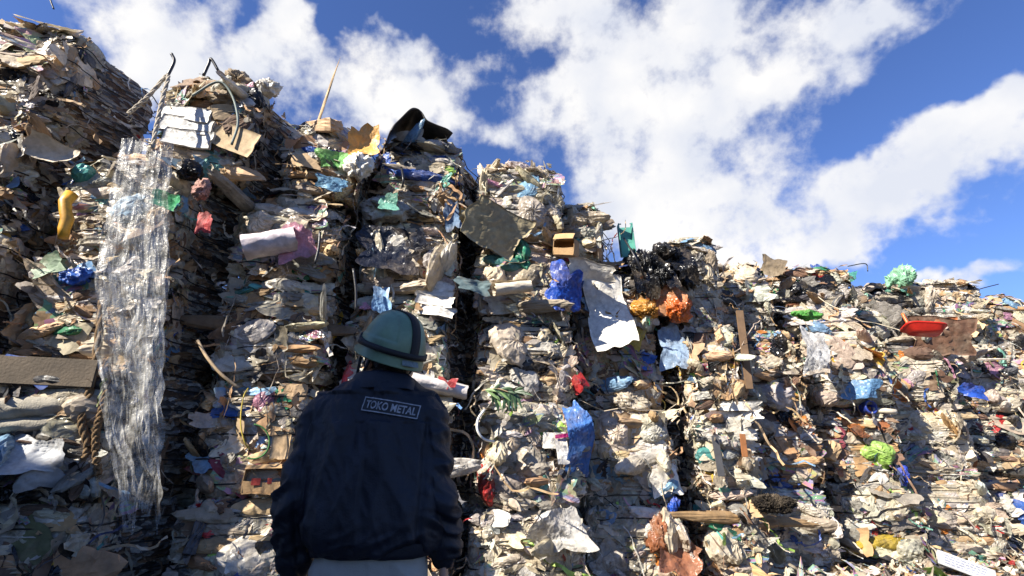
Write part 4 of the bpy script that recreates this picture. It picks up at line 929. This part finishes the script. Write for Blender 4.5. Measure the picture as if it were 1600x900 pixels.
sheet('board', 'dull green plate beside the blue crumpled bag', 'board', (56, 398, 94, 432), (.16, .24, .14), .6, .16, 30, n=(8, 8), nf=2)
sheet('board', 'cream bent cardboard sheet left of the clear film near its top', 'board', (52, 220, 112, 258), (.55, .47, .36), .8, .2, -14, 0, 15, 2, .3, .6, .1, thick=.006)
M_BURLAP = plain('grey_ribbed_cloth', (.34, .31, .25), .95, .3, 12, .6, 90)
for i, (xa, xb, y, r_, lab) in enumerate(((-30, 130, 636, .12, 'grey ribbed cloth roll at the left edge, upper one under the dark plank'), (-40, 110, 664, .10, 'grey ribbed cloth roll at the left edge, lower one above the grey jacket'))):
    roll('cloth_roll', lab, 'cloth roll', (xa, y + 4), (xb, y - 6), .12, r_, None, M_BURLAP, 2.0)
M_OLDW = plain('weathered_dark_board', (.10, .075, .05), .8, .45, 4, .4, 50)
M, k = wmat(64, 580, .14, R(-2), R(4))
boxy('plank', lambda bm: bm_box(bm, .78, .21, .03, bevel=.006), M, 'dark weathered plank lying along the left edge above the grey rolls', 'plank', M_OLDW)
plank_ = bpy.data.objects['plank']; mk_ = sheet('spray_mark', 'blue spray paint patch on the dark weathered plank', 'paint mark', (28, 564, 92, 598), (.03, .08, .3), .6, .163, 0, 4, 0, 1, .02, 0, .5, (20, 12), .0); attach(mk_, plank_)
sheet('cloth', 'pale grey crumpled jacket pressed flat at the left edge', 'cloth', (0, 684, 96, 738), (.40, .41, .42), .8, .2, -4, nf=20, amp=.5, n=(40, 30))
sheet('cloth', 'pale grey cloth bundle below the crumpled grey jacket', 'cloth', (32, 728, 80, 764), (.38, .38, .38), .8, .2, 12, nf=14, amp=.6)
sheet('plastic_sheet', 'dark grey film sheet hanging under the end of the clear film', 'plastic sheet', (196, 800, 262, 900), (.10, .095, .085), .3, .18, -10, nf=6, n=(20, 30))
cord('stick', 'bent pale wooden stick leaning left of the worker', 'stick', [(309, 532, .2), (322, 556, .26), (345, 584, .28), (372, 606, .25)], .013, M_WOOD, 20)
for i, (a, b, lab) in enumerate((((392, 566), (420, 606), 'pinkish plastic trim strip left of the worker, left one'), ((408, 560), (440, 604), 'pinkish plastic trim strip left of the worker, right one'))):
    M, k = wmat((a[0] + b[0]) / 2, (a[1] + b[1]) / 2, .2, math.atan2(-(b[1] - a[1]), b[0] - a[0]), R(10)); ln_ = math.hypot(b[0] - a[0], b[1] - a[1]) * k * 1.3
    boxy('trim_strip', lambda bm: (bm_box(bm, ln_, .085, .008, bevel=.002), bm_box(bm, ln_, .012, .02, (0, .04, .008), bevel=.002)), M, lab, 'trim strip', plain('mauve_grey_plastic', (.40, .33, .31), .45, .2), False)
for i, (px, py, lab) in enumerate(((326, 728, 'white foam block below the tan carton stack, left one'), (358, 722, 'white foam block below the tan carton stack, right one'))):
    M, k = wmat(px, py, .14, R(12 - 20 * i), R(15), R(10)); boxy('foam_block', lambda bm: bm_box(bm, .13, .085, .09, bevel=.012), M, lab, 'foam block', M_WHITEP)
for i, (b, c, lab) in enumerate((((318, 636, 380, 668), 'card', 'brown folded cardboard left of the yellow strap'), ((392, 684, 420, 716), 'cardlight', 'tan cardboard block with green ring mark'), ((424, 680, 452, 716), 'cardlight', 'tan cardboard block right of the green ring mark'), ((386, 636, 438, 660), 'white', 'white and green printed film above the green ring mark'))):
    sheet('board', lab, 'board', b, c, .8, .15, 0, 0, 0, 2, .2, .2, .06, (10, 8), .004, .02)
sheet('plastic_sheet', 'bright green film scrap beside the yellow strap', 'plastic sheet', (382, 668, 412, 692), (.16, .5, .14), .4, .17, -10, nf=5)
cord('strap', 'yellow packing strap in the stack left of the worker', 'strap', [(388, 606, .06), (380, 622, .12), (376, 660, .13), (382, 690, .12), (390, 702, .08)], .0055, plain('yellow_strap', (.55, .42, .06), .6), 20, 4)
ring = [(395 + 26 * math.cos(t), 690 + 27 * math.sin(t) * -1, .15) for t in np.linspace(-1.9, 1.5, 14)]
ring_ = cord('paint_ring', 'green spray paint arc on the tan cardboard left of worker', 'paint mark', ring, .007, plain('green_paint', (.05, .17, .04), .7, .4, 30), 40, 6); attach(ring_, [o for o in bpy.data.objects if o.get('label', '').startswith('tan cardboard block with')][0])
# right side
mag_ = sheet('magazine', 'white magazine with pink band beside the blue crumpled film', 'magazine', (868, 676, 888, 724), 'white', .5, .15, 6, nf=2, amp=.15, curl=.2, jag=.03, n=(10, 14))
sheet('magazine', 'white magazine lying flat with red heading left of the pink banded one', 'magazine', (848, 676, 870, 700), 'white', .5, .14, -4, nf=2, amp=.15, curl=.2, jag=.03, n=(10, 10))
mk_ = sheet('heading_band', 'magenta heading band across the white magazine', 'print', (867, 678, 890, 684), (.45, .02, .16), .5, .162, 8, 0, 0, 1, .05, .1, .02, (8, 4), .002); attach(mk_, mag_)
bag('plastic_bag', 'large brown orange crumpled film at the foot of second stack right', 'plastic bag', (1000, 805, 1050, 868), (.34, .13, .06), .35, .16, .5, 0, 34, .26)
sheet('plastic_bag', 'brown orange film sheet trailing right of the large brown bag', 'plastic bag', (1030, 842, 1092, 900), (.36, .15, .08), .35, .2, -25, nf=18, amp=.5, n=(30, 26))
sheet('plastic_film', 'big milky translucent film spread at the foot of the first stack right', 'plastic film', (832, 800, 912, 862), (.56, .54, .5), .22, .2, 18, nf=18, amp=.35, n=(40, 30))
bag('plastic_bag', 'pillowy cream plastic bag at top of the second bale in second stack right', 'plastic bag', (938, 606, 1022, 650), (.66, .57, .44), .3, .14, .6, -6, 26, .16)
sheet('board', 'ribbed tan cardboard piece under the pillowy cream bag', 'board', (954, 646, 988, 688), 'cardlight', .85, .18, -6, n=(10, 10), nf=2, thick=.008)
sheet('board', 'white crushed board low in the second stack right', 'board', (1018, 726, 1062, 772), 'white', .5, .15, 10, nf=4, n=(12, 12))
for i in range(7):
    y = 634 + i * 14; sheet('board', f'white pressed board {("topmost", "second", "third", "fourth", "fifth", "sixth", "lowest")[i]} of the seven in the third stack right', 'board', (1102, y - 7, 1188 - 4 * (i % 3), y + 8), (.70, .67, .61), .5, .035 + .02 * math.sin(i * 2.3), 2 * math.sin(i * 1.7), 0, 0, 5, .22, .3, .12, (22, 8), .008, .008, group='white pressed boards in third stack')
M, k = wmat(1162, 696, .26, R(-2)); boxy('plank', lambda bm: bm_box(bm, .062, .24, .02, bevel=.003), M, 'short upright brown plank on the white pressed boards', 'plank', plain('red_brown_wood', (.30, .12, .04), .7))
M, k = wmat(1122, 712, .24, R(2)); boxy('plank', lambda bm: bm_box(bm, .075, .42, .02, bevel=.003), M, 'tall dark grey plank left of the short brown plank', 'plank', plain('slate_plank', (.07, .07, .075), .7))
M, k = wmat(1163, 545, .07, R(-2)); boxy('plank', lambda bm: bm_box(bm, .085, .95, .03, bevel=.004), M, 'long upright wooden plank in the fourth stack right of the worker', 'plank', plain('tan_brown_wood', (.18, .11, .06), .7, .35, 6))
# fur hat
M, k = wmat(1206, 786, .12)
P, q, uv = blobs(1, 2.0, 2.0, 2.0, 150, 90, 5, .25); fa = Acc()
for i in range(P.shape[1]):
    p = Vector(P[0, i]); P[0, i] *= .9 + .16 * mnoise.noise(p * 2.2) + .16 * mnoise.noise(Vector((p.x * 9, p.y * 3, p.z * 9))) + .10 * mnoise.noise(Vector((p.x * 22, p.y * 6, p.z * 22)))
P *= np.array([.26, .125, .15]); P += rng.normal(0, .005, P.shape); fa.add(P, q, np.array([[.028, .02, .012, .9]]), np.zeros(P.shape) + .3)
single('fur_bundle', fa.mesh('fur_bundle', M_SCRAP), M, 'dark brown shaggy fur bundle hanging low in the third and fourth stacks', 'fur')
V, f = [], []
M, k = wmat(1353, 637, .28, R(14), 0, R(20)); rr = [Vector((p.x, p.y, z)) for z, s in ((-.12, 1), (.0, 1.0), (.06, 1.0), (.07, 1.06), (.09, 1.06), (.09, .82), (-.05, .8)) for p in ering(0, 0, 0, .085 * s, .085 * s, 1, 28)]
f = [(i * 28 + j, i * 28 + (j + 1) % 28, (i + 1) * 28 + (j + 1) % 28, (i + 1) * 28 + j) for i in range(6) for j in range(28)] + [tuple(range(28))]
single('plastic_tub', pmesh('plastic_tub', rr, f, M_BLUEP), M, 'open deep blue round tub in the fifth stack right', 'tub')
V, f = sweep([(-.02, 0, 0), (.12, -.02, .02), (.24, -.035, .02)], .035, 14); M, k = wmat(1366, 640, .24); single('cardboard_tube', pmesh('cardboard_tube', V, f, M_FOAM), M, 'cream cardboard tube right of the deep blue tub', 'tube')
sheet('tarp', 'steel blue folded tarp under the stretch wrapped bale in fifth stack', 'tarp', (1312, 594, 1366, 622), (.15, .32, .56), .4, .2, -3, nf=10, amp=.35, n=(30, 20))
sheet('tarp', 'vivid blue rag in the seventh stack near the right edge', 'tarp', (1506, 600, 1540, 622), (.03, .1, .5), .4, .14, -10, nf=8, amp=.5)
bag('plastic_bag', 'small vivid blue bag in the sixth stack right', 'plastic bag', (1398, 730, 1418, 762), (.03, .08, .55), .35, .12, .5)
bag('plastic_bag', 'bright blue small bag below the second stack right', 'plastic bag', (1044, 778, 1066, 802), (.03, .12, .6), .35, .12, .5)
sheet('cloth', 'rust orange cloth pressed in the sixth stack, upper one', 'cloth', (1470, 698, 1512, 718), (.36, .13, .045), .7, .18, 3, nf=5, n=(20, 10)); sheet('cloth', 'rust orange cloth pressed in the sixth stack, lower larger one', 'cloth', (1472, 720, 1518, 752), (.38, .14, .05), .7, .18, -3, nf=6)
sheet('plastic_film', 'shiny clear film hanging beside the long upright plank', 'plastic film', (1258, 512, 1290, 590), (.55, .55, .55), .2, .2, -12, nf=14, amp=.4, n=(22, 34))
bag('plastic_bag', 'light green crumpled bag in the fourth stack near its top', 'plastic bag', (1238, 482, 1278, 502), (.12, .42, .08), .35, .14, .6)
sheet('plastic_sheet', 'dark brown arched sheet standing on top of the fourth stack', 'plastic sheet', (1190, 402, 1226, 432), (.20, .15, .09), .6, -.02, -15, nf=3, curl=1.2)
sheet('board', 'orange brown board on top of the fourth stack', 'board', (1264, 438, 1304, 456), (.46, .22, .09), .8, .14, -6, nf=2, n=(10, 6), thick=.006)
M, k = wmat(1510, 886, .42, R(-24), R(-28), R(0))
sg = boxy('sign_board', lambda bm: bm_box(bm, .52, .16, .02, bevel=.004), M, 'white slim notice board with rows of faint print on ground at right', 'sign', plain('grey_white_board', (.46, .46, .47), .5, .35, 10))
bm = bmesh.new()
for r_ in range(4):
    x = -.2
    while x < .17:
        w_ = random.uniform(.015, .05); bm_box(bm, w_, .012, .002, (x + w_ / 2, .045 - r_ * .03, .0125)); x += w_ + .014
me = bpy.data.meshes.new('print_lines'); bm.to_mesh(me); bm.free(); me.materials.append(plain('grey_blue_ink', (.22, .24, .32), .6)); link('print_lines', me, sg)
cord('hose', 'white curved hose hanging beside the leaves right of the worker', 'hose', [(757, 640, .16), (747, 655, .22), (746, 672, .24), (756, 686, .22), (772, 690, .14)], .012, M_WHITEP, 24)
G3 = 'black rods poking out of the stacks'
for a, b, lab in (((552, 420, .2), (556, 486, .22), 'black upright rod above the green helmet'), ((500, 362, .2), (492, 412, .22), 'black rod beside the white and pink roll'), ((627, 262, .05), (629, 292, .2), 'short dark pipe under the topmost bale behind worker'), ((975, 372, .0), (1010, 440, .1), 'thin dark rod left of the black bag heap')):
    cord('rod', lab, 'rod', [a, ((a[0] + b[0]) / 2 + 2, (a[1] + b[1]) / 2, .22), b], .013, M_DARKP, 10, 8, G3)
cord('cable', 'grey green cable arching over the top left bale', 'cable', [(300, 150, .15), (340, 128, .2), (362, 148, .2), (372, 190, .22), (362, 226, .2)], .012, M_GREYC, 30)
for i, (pp, lab) in enumerate((([(262, 118, -.1), (272, 96, -.1), (268, 84, -.1)], 'dark stub of pipe on the top left bale, left one'), ([(318, 118, -.2), (326, 100, -.2), (330, 92, -.2), (342, 112, -.2)], 'dark bent pipe on the top left bale against the sky'), ([(1325, 416, -.2), (1352, 412, -.2), (1356, 424, -.2)], 'thin wire on top of the fifth stack'), ([(1505, 462, -.1), (1530, 452, -.1), (1560, 444, -.1)], 'thin bent wire on top of the seventh stack'), ([(84, 14, -.3), (80, 4, -.3), (76, -8, -.3)], 'thin black rod on the leftmost top bale'))):
    cord('wire', lab, 'wire', pp, .016 if i < 2 else .008, M_DARKP, 14)
bag('sack', 'tan cloth sack slumped on the top left bale', 'sack', (340, 112, 402, 150), (.30, .23, .15), .8, .02, .8, -18, 16, .14); bag('sack', 'tan cloth sack below the other sack on top left bale', 'sack', (325, 140, 392, 170), (.33, .26, .18), .8, .14, .7, -14, 16, .14)
bag('plastic_bag', 'white crumpled bag at the right end of the top left bale', 'plastic bag', (402, 120, 436, 150), 'white', .35, .0, .7)
for i, (y0, y1, lab) in enumerate(((166, 184, 'white pressed panel on the top left bale, upper one'), (184, 204, 'white pressed panel on the top left bale, middle one'), (204, 224, 'white pressed panel on the top left bale, lowest one'))):
    sheet('board', lab, 'board', (246 + 4 * i, y0 - 3, 330 + 2 * i, y1 + 5), (.62, .61, .58), .6, .16, -9, 0, 0, 2, .12, .2, .06, (16, 6), .006, .03, group='white pressed panels')
sheet('board', 'wide tan cardboard panel right of the white pressed panels', 'board', (330, 196, 404, 238), (.50, .37, .22), .85, .16, -24, 0, 0, 1, .08, .1, .05, (12, 8), .002, .012)
# leafy twig
M, k = wmat(788, 628, .2)
root = bpy.data.objects.new('leafy_branch', None); col.objects.link(root); root.matrix_world = M; root['label'] = 'broken branch with dark drooping leaves right of the worker'; root['category'] = 'branch'
V, f = sweep(curve_pts([(-.22, .1, 0), (-.1, .12, .05), (.02, .09, .06), (.1, .05, .03)], 14), .007, 6); link('twig', pmesh('twig', V, f, M_WOOD), root)
for i in range(34):
    x = random.uniform(-.2, .1); dn = random.uniform(-2.2, -.9) if i < 15 else random.uniform(-.5, .9); ln_ = random.uniform(.09, .19); d = Vector((math.cos(dn) * .8, math.sin(dn), random.uniform(-.1, .5))).normalized(); s = d.cross(Vector((random.uniform(-.5, .5), .3, 1))).normalized(); p = Vector((x, .1 - .1 * max(0, x), .05)); V = []
    for j in range(7):
        t = j / 6; c_ = p + d * ln_ * t + Vector((0, -.05 * t * t, 0)); w_ = .016 * math.sin(math.pi * min(.97, t * .94 + .04)) ; n_ = d.cross(s); V += [c_ - s * w_ + n_ * w_ * .4, c_, c_ + s * w_ + n_ * w_ * .4]
    f = [(j * 3 + q, j * 3 + q + 1, j * 3 + q + 4, j * 3 + q + 3) for j in range(6) for q in (0, 1)]; link('leaf', pmesh('leaf', V, f, M_LEAF if i % 8 else M_LEAFP), root)


# ------------------------------------------------------------------ light and sky settings
SUN_DIR = (-.63, -.515, .585); SUN_E = 4.3; SKY_STR = .115; SKY_TINT = (.33, .40, .60); EXPO = 1.48; CLOUD_B = 3.4
SHED_X1, SHED_H = -5.4, 8.05
CLOUDS = [  # centre, radii, turn (in the photograph's pixels, turned into sky angles), weight
    (330, 60, 150, 70, 10, .8), (560, 120, 150, 70, 25, .9), (250, 130, 110, 60, 0, .8), (640, 175, 70, 40, 0, .6), (640, 75, 45, 30, 0, .5), (385, 38, 28, 22, 0, -.7), (560, 22, 100, 28, 15, -.6),
    (830, 35, 110, 42, 0, .9), (960, 130, 110, 100, 0, .7), (1130, 110, 160, 100, -10, .8), (940, 260, 90, 110, 0, .8), (1080, 290, 130, 110, 0, .8), (1250, 70, 110, 55, -20, .7), (1390, 12, 100, 26, -12, .8), (1120, 370, 120, 50, 0, .6),
    (1450, 235, 160, 62, -22, .95), (1540, 270, 90, 45, -20, .5), (700, 60, 30, 60, 20, -.3), (1570, 170, 80, 50, -30, .8), (1400, 300, 120, 50, -15, .6), (1290, 355, 130, 45, -18, .8), (1230, 405, 160, 30, -8, .5), (1510, 436, 150, 24, -8, 1.05), (800, 180, 60, 26, 0, .5), (740, 120, 40, 18, 0, .4),
    (1480, 120, 130, 45, -25, -.6), (900, 200, 30, 60, 0, .2), (60, -120, 260, 120, 0, .7), (1000, -160, 300, 120, 0, .7)]
# ------------------------------------------------------------------ ground, added shading building behind the camera, litter
def ground_material():
    m, nt = nodes_of('dirty_concrete'); L = nt.links.new
    out = nd(nt, 'ShaderNodeOutputMaterial'); tc = nd(nt, 'ShaderNodeTexCoord')
    n1 = nd(nt, 'ShaderNodeTexNoise', in_={'Scale': .7, 'Detail': 8.0}); L(tc.outputs['Object'], n1.inputs['Vector'])
    n2 = nd(nt, 'ShaderNodeTexNoise', in_={'Scale': 30.0, 'Detail': 6.0}); L(tc.outputs['Object'], n2.inputs['Vector'])
    rp = nd(nt, 'ShaderNodeValToRGB'); rp.color_ramp.elements[0].color = (.05, .045, .04, 1); rp.color_ramp.elements[1].color = (.2, .18, .155, 1)
    rp.color_ramp.elements[0].position = .35; rp.color_ramp.elements[1].position = .7
    L(n1.outputs['Fac'], rp.inputs[0])
    bp = nd(nt, 'ShaderNodeBump', in_={'Strength': .5, 'Distance': .02}); L(n2.outputs['Fac'], bp.inputs['Height'])
    pb = nd(nt, 'ShaderNodeBsdfPrincipled', in_={'Roughness': .85}); L(rp.outputs[0], pb.inputs['Base Color']); L(bp.outputs[0], pb.inputs['Normal']); L(pb.outputs[0], out.inputs[0])
    return m
S_ = 1500
link('ground', quads('ground', np.array([[-S_, -S_, 0], [S_, -S_, 0], [S_, S_, 0], [-S_, S_, 0]]), np.array([[0, 1, 2, 3]]), ground_material()), kind='structure')

# trampled scraps along the foot of the stacks
K = 1500; s = rng.uniform(-3, 14, K); o_ = abs(rng.normal(0, .32, K)) + .02
pos = np.array([wall(a, .015 + .14 * math.exp(-c * 3) * rng.random(), c) for a, c in zip(s, o_)])
P, q, uv = patches(K, 6, 5, .12 * np.exp(rng.normal(0, .5, K)), .08 * np.exp(rng.normal(0, .4, K)), 5, .5, .5, .3)
c, _ = colours(K, weights('mixed')); a = Acc(); a.add(place(P, frames(np.tile(UP + rng.normal(0, .01, 3), (K, 1)), .3, None), pos), q, c, uv)
link('litter', a.mesh('litter', M_SCRAP), kind='stuff')

# unseen shed, added behind the camera to block the sun: its shadow covers the yard and the foot of the stacks
SX0, SX1, SY, SH = -34.0, SHED_X1, -2.6, SHED_H
shed = bpy.data.objects.new('shade_shed', None); col.objects.link(shed); shed.location = ((SX0 + SX1) / 2, SY - 6, 0)
shed['label'] = 'tall grey corrugated shed out of view behind the camera, added to shade the yard'; shed['category'] = 'shed'
hw, hd = (SX1 - SX0) / 2, 6.0
M_CORR = plain('corrugated_steel', (.3, .32, .33), .5, .3, 1.5, .1, 20, .3)
pr = []
for i in range(int(hw * 2 / .1)):
    x = -hw + i * .1; pr.append((x, .02 if i % 2 else -.02))
V = [(x, hd + d, z) for x, d in pr for z in (0, SH - .3)] + [(hw, hd, 0), (hw, hd, SH - .3), (hw, -hd, 0), (hw, -hd, SH - .3), (-hw, -hd, 0), (-hw, -hd, SH - .3)]
n_ = len(pr); f = [(2 * i, 2 * i + 2, 2 * i + 3, 2 * i + 1) for i in range(n_)] + [(2 * n_, 2 * n_ + 2, 2 * n_ + 3, 2 * n_ + 1), (2 * n_ + 2, 2 * n_ + 4, 2 * n_ + 5, 2 * n_ + 3), (2 * n_ + 4, 0, 1, 2 * n_ + 5)]
link('wall', pmesh('wall', V, f, M_CORR, False), shed)
bm = bmesh.new(); bm_box(bm, hw * 2 + .5, hd * 2 + .6, .28, (0, 0, SH - .14), bevel=.03); me = bpy.data.meshes.new('roof'); bm.to_mesh(me); bm.free(); me.materials.append(M_CORR); link('roof', me, shed)
bm = bmesh.new(); bm_box(bm, 4.0, .1, 4.2, (4, hd + .08, 2.1), bevel=.02); me = bpy.data.meshes.new('door'); bm.to_mesh(me); bm.free(); me.materials.append(plain('door_steel', (.16, .2, .25), .5)); link('door', me, shed)

# ------------------------------------------------------------------ sky, sun, camera
SUN = np.array(SUN_DIR); SUN = SUN / np.linalg.norm(SUN)
el, az = math.asin(SUN[2]), math.atan2(SUN[0], SUN[1])
w = bpy.data.worlds.new('World'); scene.world = w; w.use_nodes = True
nt = w.node_tree; nt.nodes.clear(); L = nt.links.new
out = nd(nt, 'ShaderNodeOutputWorld'); bg = nd(nt, 'ShaderNodeBackground', in_={'Strength': SKY_STR}); L(bg.outputs[0], out.inputs[0])
sky = nd(nt, 'ShaderNodeTexSky', sky_type='NISHITA', sun_disc=False, sun_elevation=el, sun_rotation=az, altitude=200.0, air_density=1.0, dust_density=.4, ozone_density=2.5)
tint = nd(nt, 'ShaderNodeMix', data_type='RGBA', blend_type='MULTIPLY', in_={'Factor': 1.0, 'B': (*SKY_TINT, 1)}); L(sky.outputs[0], tint.inputs['A'])
tc = nd(nt, 'ShaderNodeTexCoord'); sx = nd(nt, 'ShaderNodeSeparateXYZ'); L(tc.outputs['Generated'], sx.inputs[0])
a_ = nd(nt, 'ShaderNodeMath', operation='ARCTAN2'); L(sx.outputs[0], a_.inputs[0]); L(sx.outputs[1], a_.inputs[1])
e_ = nd(nt, 'ShaderNodeMath', operation='ARCSINE'); L(sx.outputs[2], e_.inputs[0])
ae = nd(nt, 'ShaderNodeCombineXYZ'); L(a_.outputs[0], ae.inputs[0]); L(e_.outputs[0], ae.inputs[1])
def fbm(scale, detail, rough, off=0.0, stretch=(1, 1, 1)):
    mp = nd(nt, 'ShaderNodeMapping', in_={'Location': (off, off * .7, off * 1.3), 'Scale': stretch}); L(tc.outputs['Generated'], mp.inputs[0])
    n = nd(nt, 'ShaderNodeTexNoise', in_={'Scale': scale, 'Detail': detail, 'Roughness': rough}); L(mp.outputs[0], n.inputs['Vector']); return n
wn = fbm(7.0, 4.0, .55, 3.1)
ws = nd(nt, 'ShaderNodeVectorMath', operation='SUBTRACT', in_={1: (.5, .5, .5)}); L(wn.outputs['Color'], ws.inputs[0])
wv = nd(nt, 'ShaderNodeVectorMath', operation='MULTIPLY_ADD', in_={1: (.22, .22, 0)}); L(ws.outputs[0], wv.inputs[0]); L(ae.outputs[0], wv.inputs[2])
def azel(px, py):
    d = ray(px, py); d = d / np.linalg.norm(d); return np.array([math.atan2(d[0], d[1]), math.asin(d[2])])
total = None
for (cx, cy, rx, ry, rot, wt) in CLOUDS:
    c0 = azel(cx, cy); J = np.stack([(azel(cx + 8, cy) - c0) / 8, (azel(cx, cy + 8) - c0) / 8], 1)
    th = R(rot); Rm = np.array([[math.cos(th), math.sin(th)], [-math.sin(th), math.cos(th)]])
    Am = np.diag([1 / rx, 1 / ry]) @ Rm @ np.linalg.inv(J)
    sb = nd(nt, 'ShaderNodeVectorMath', operation='SUBTRACT', in_={1: (c0[0], c0[1], 0)}); L(wv.outputs[0], sb.inputs[0])
    ds = []
    for r_ in Am:
        dt = nd(nt, 'ShaderNodeVectorMath', operation='DOT_PRODUCT', in_={1: (r_[0], r_[1], 0)}); L(sb.outputs[0], dt.inputs[0]); ds.append(dt.outputs['Value'])
    p0 = nd(nt, 'ShaderNodeMath', operation='MULTIPLY'); L(ds[0], p0.inputs[0]); L(ds[0], p0.inputs[1])
    p1 = nd(nt, 'ShaderNodeMath', operation='MULTIPLY_ADD'); L(ds[1], p1.inputs[0]); L(ds[1], p1.inputs[1]); L(p0.outputs[0], p1.inputs[2])
    ex = nd(nt, 'ShaderNodeMath', operation='POWER', in_={0: .5}); L(p1.outputs[0], ex.inputs[1])
    ac = nd(nt, 'ShaderNodeMath', operation='MULTIPLY_ADD', in_={1: wt}); L(ex.outputs[0], ac.inputs[0])
    if total is None: ac.inputs[2].default_value = 0.0
    else: L(total, ac.inputs[2])
    total = ac.outputs[0]
cl = nd(nt, 'ShaderNodeMath', operation='MINIMUM', in_={1: 1.1}); L(total, cl.inputs[0])
f1 = fbm(9.5, 12.0, .6, 0.4)
fm = nd(nt, 'ShaderNodeMath', operation='MULTIPLY_ADD', in_={1: 2.3, 2: -1.17}); L(f1.outputs['Fac'], fm.inputs[0])
sm = nd(nt, 'ShaderNodeMath', operation='ADD'); L(cl.outputs[0], sm.inputs[0]); L(fm.outputs[0], sm.inputs[1])
mk = nd(nt, 'ShaderNodeMapRange', interpolation_type='SMOOTHSTEP', in_={1: .37, 2: 1.08, 3: 0, 4: .97}); L(sm.outputs[0], mk.inputs[0])
f2 = fbm(6.5, 8.0, .5, 7.7)
cr = nd(nt, 'ShaderNodeMapRange', in_={1: .38, 2: .66, 3: 0, 4: 1}); L(f2.outputs['Fac'], cr.inputs[0])
cc = nd(nt, 'ShaderNodeMix', data_type='RGBA', in_={'A': tuple(x * CLOUD_B for x in (.74, .77, .85)) + (1,), 'B': tuple(x * CLOUD_B for x in (1.0, .98, .95)) + (1,)}); L(cr.outputs[0], cc.inputs['Factor'])
mx = nd(nt, 'ShaderNodeMix', data_type='RGBA'); L(mk.outputs[0], mx.inputs['Factor']); L(tint.outputs['Result'], mx.inputs['A']); L(cc.outputs['Result'], mx.inputs['B'])
L(mx.outputs['Result'], bg.inputs['Color'])

sl = bpy.data.lights.new('sun', 'SUN'); sl.energy = SUN_E; sl.angle = R(.5); sl.color = (1.0, .93, .815)
so = bpy.data.objects.new('sun', sl); col.objects.link(so); so.rotation_euler = Vector(SUN).to_track_quat('Z', 'Y').to_euler(); so.location = (-10, -10, 20)

cam = bpy.data.cameras.new('camera'); co = bpy.data.objects.new('camera', cam); col.objects.link(co)
cam.sensor_width = 36; cam.lens = 36 * F / 1600; cam.clip_end = 4000; cam.clip_start = .05
co.location = (0, 0, CAMZ); co.rotation_euler = (math.pi / 2 + PITCH, 0, 0); scene.camera = co
vs = scene.view_settings; vs.view_transform = 'Standard'; vs.look = 'None'; vs.gamma = 1; vs.use_curve_mapping = False; vs.exposure = EXPO
cy = scene.cycles; cy.max_bounces = 6; cy.diffuse_bounces = 3; cy.glossy_bounces = 2; cy.transmission_bounces = 2; cy.transparent_max_bounces = 12; cy.caustics_reflective = False; cy.caustics_refractive = False
cy.sample_clamp_indirect = 6; cy.use_denoising = True
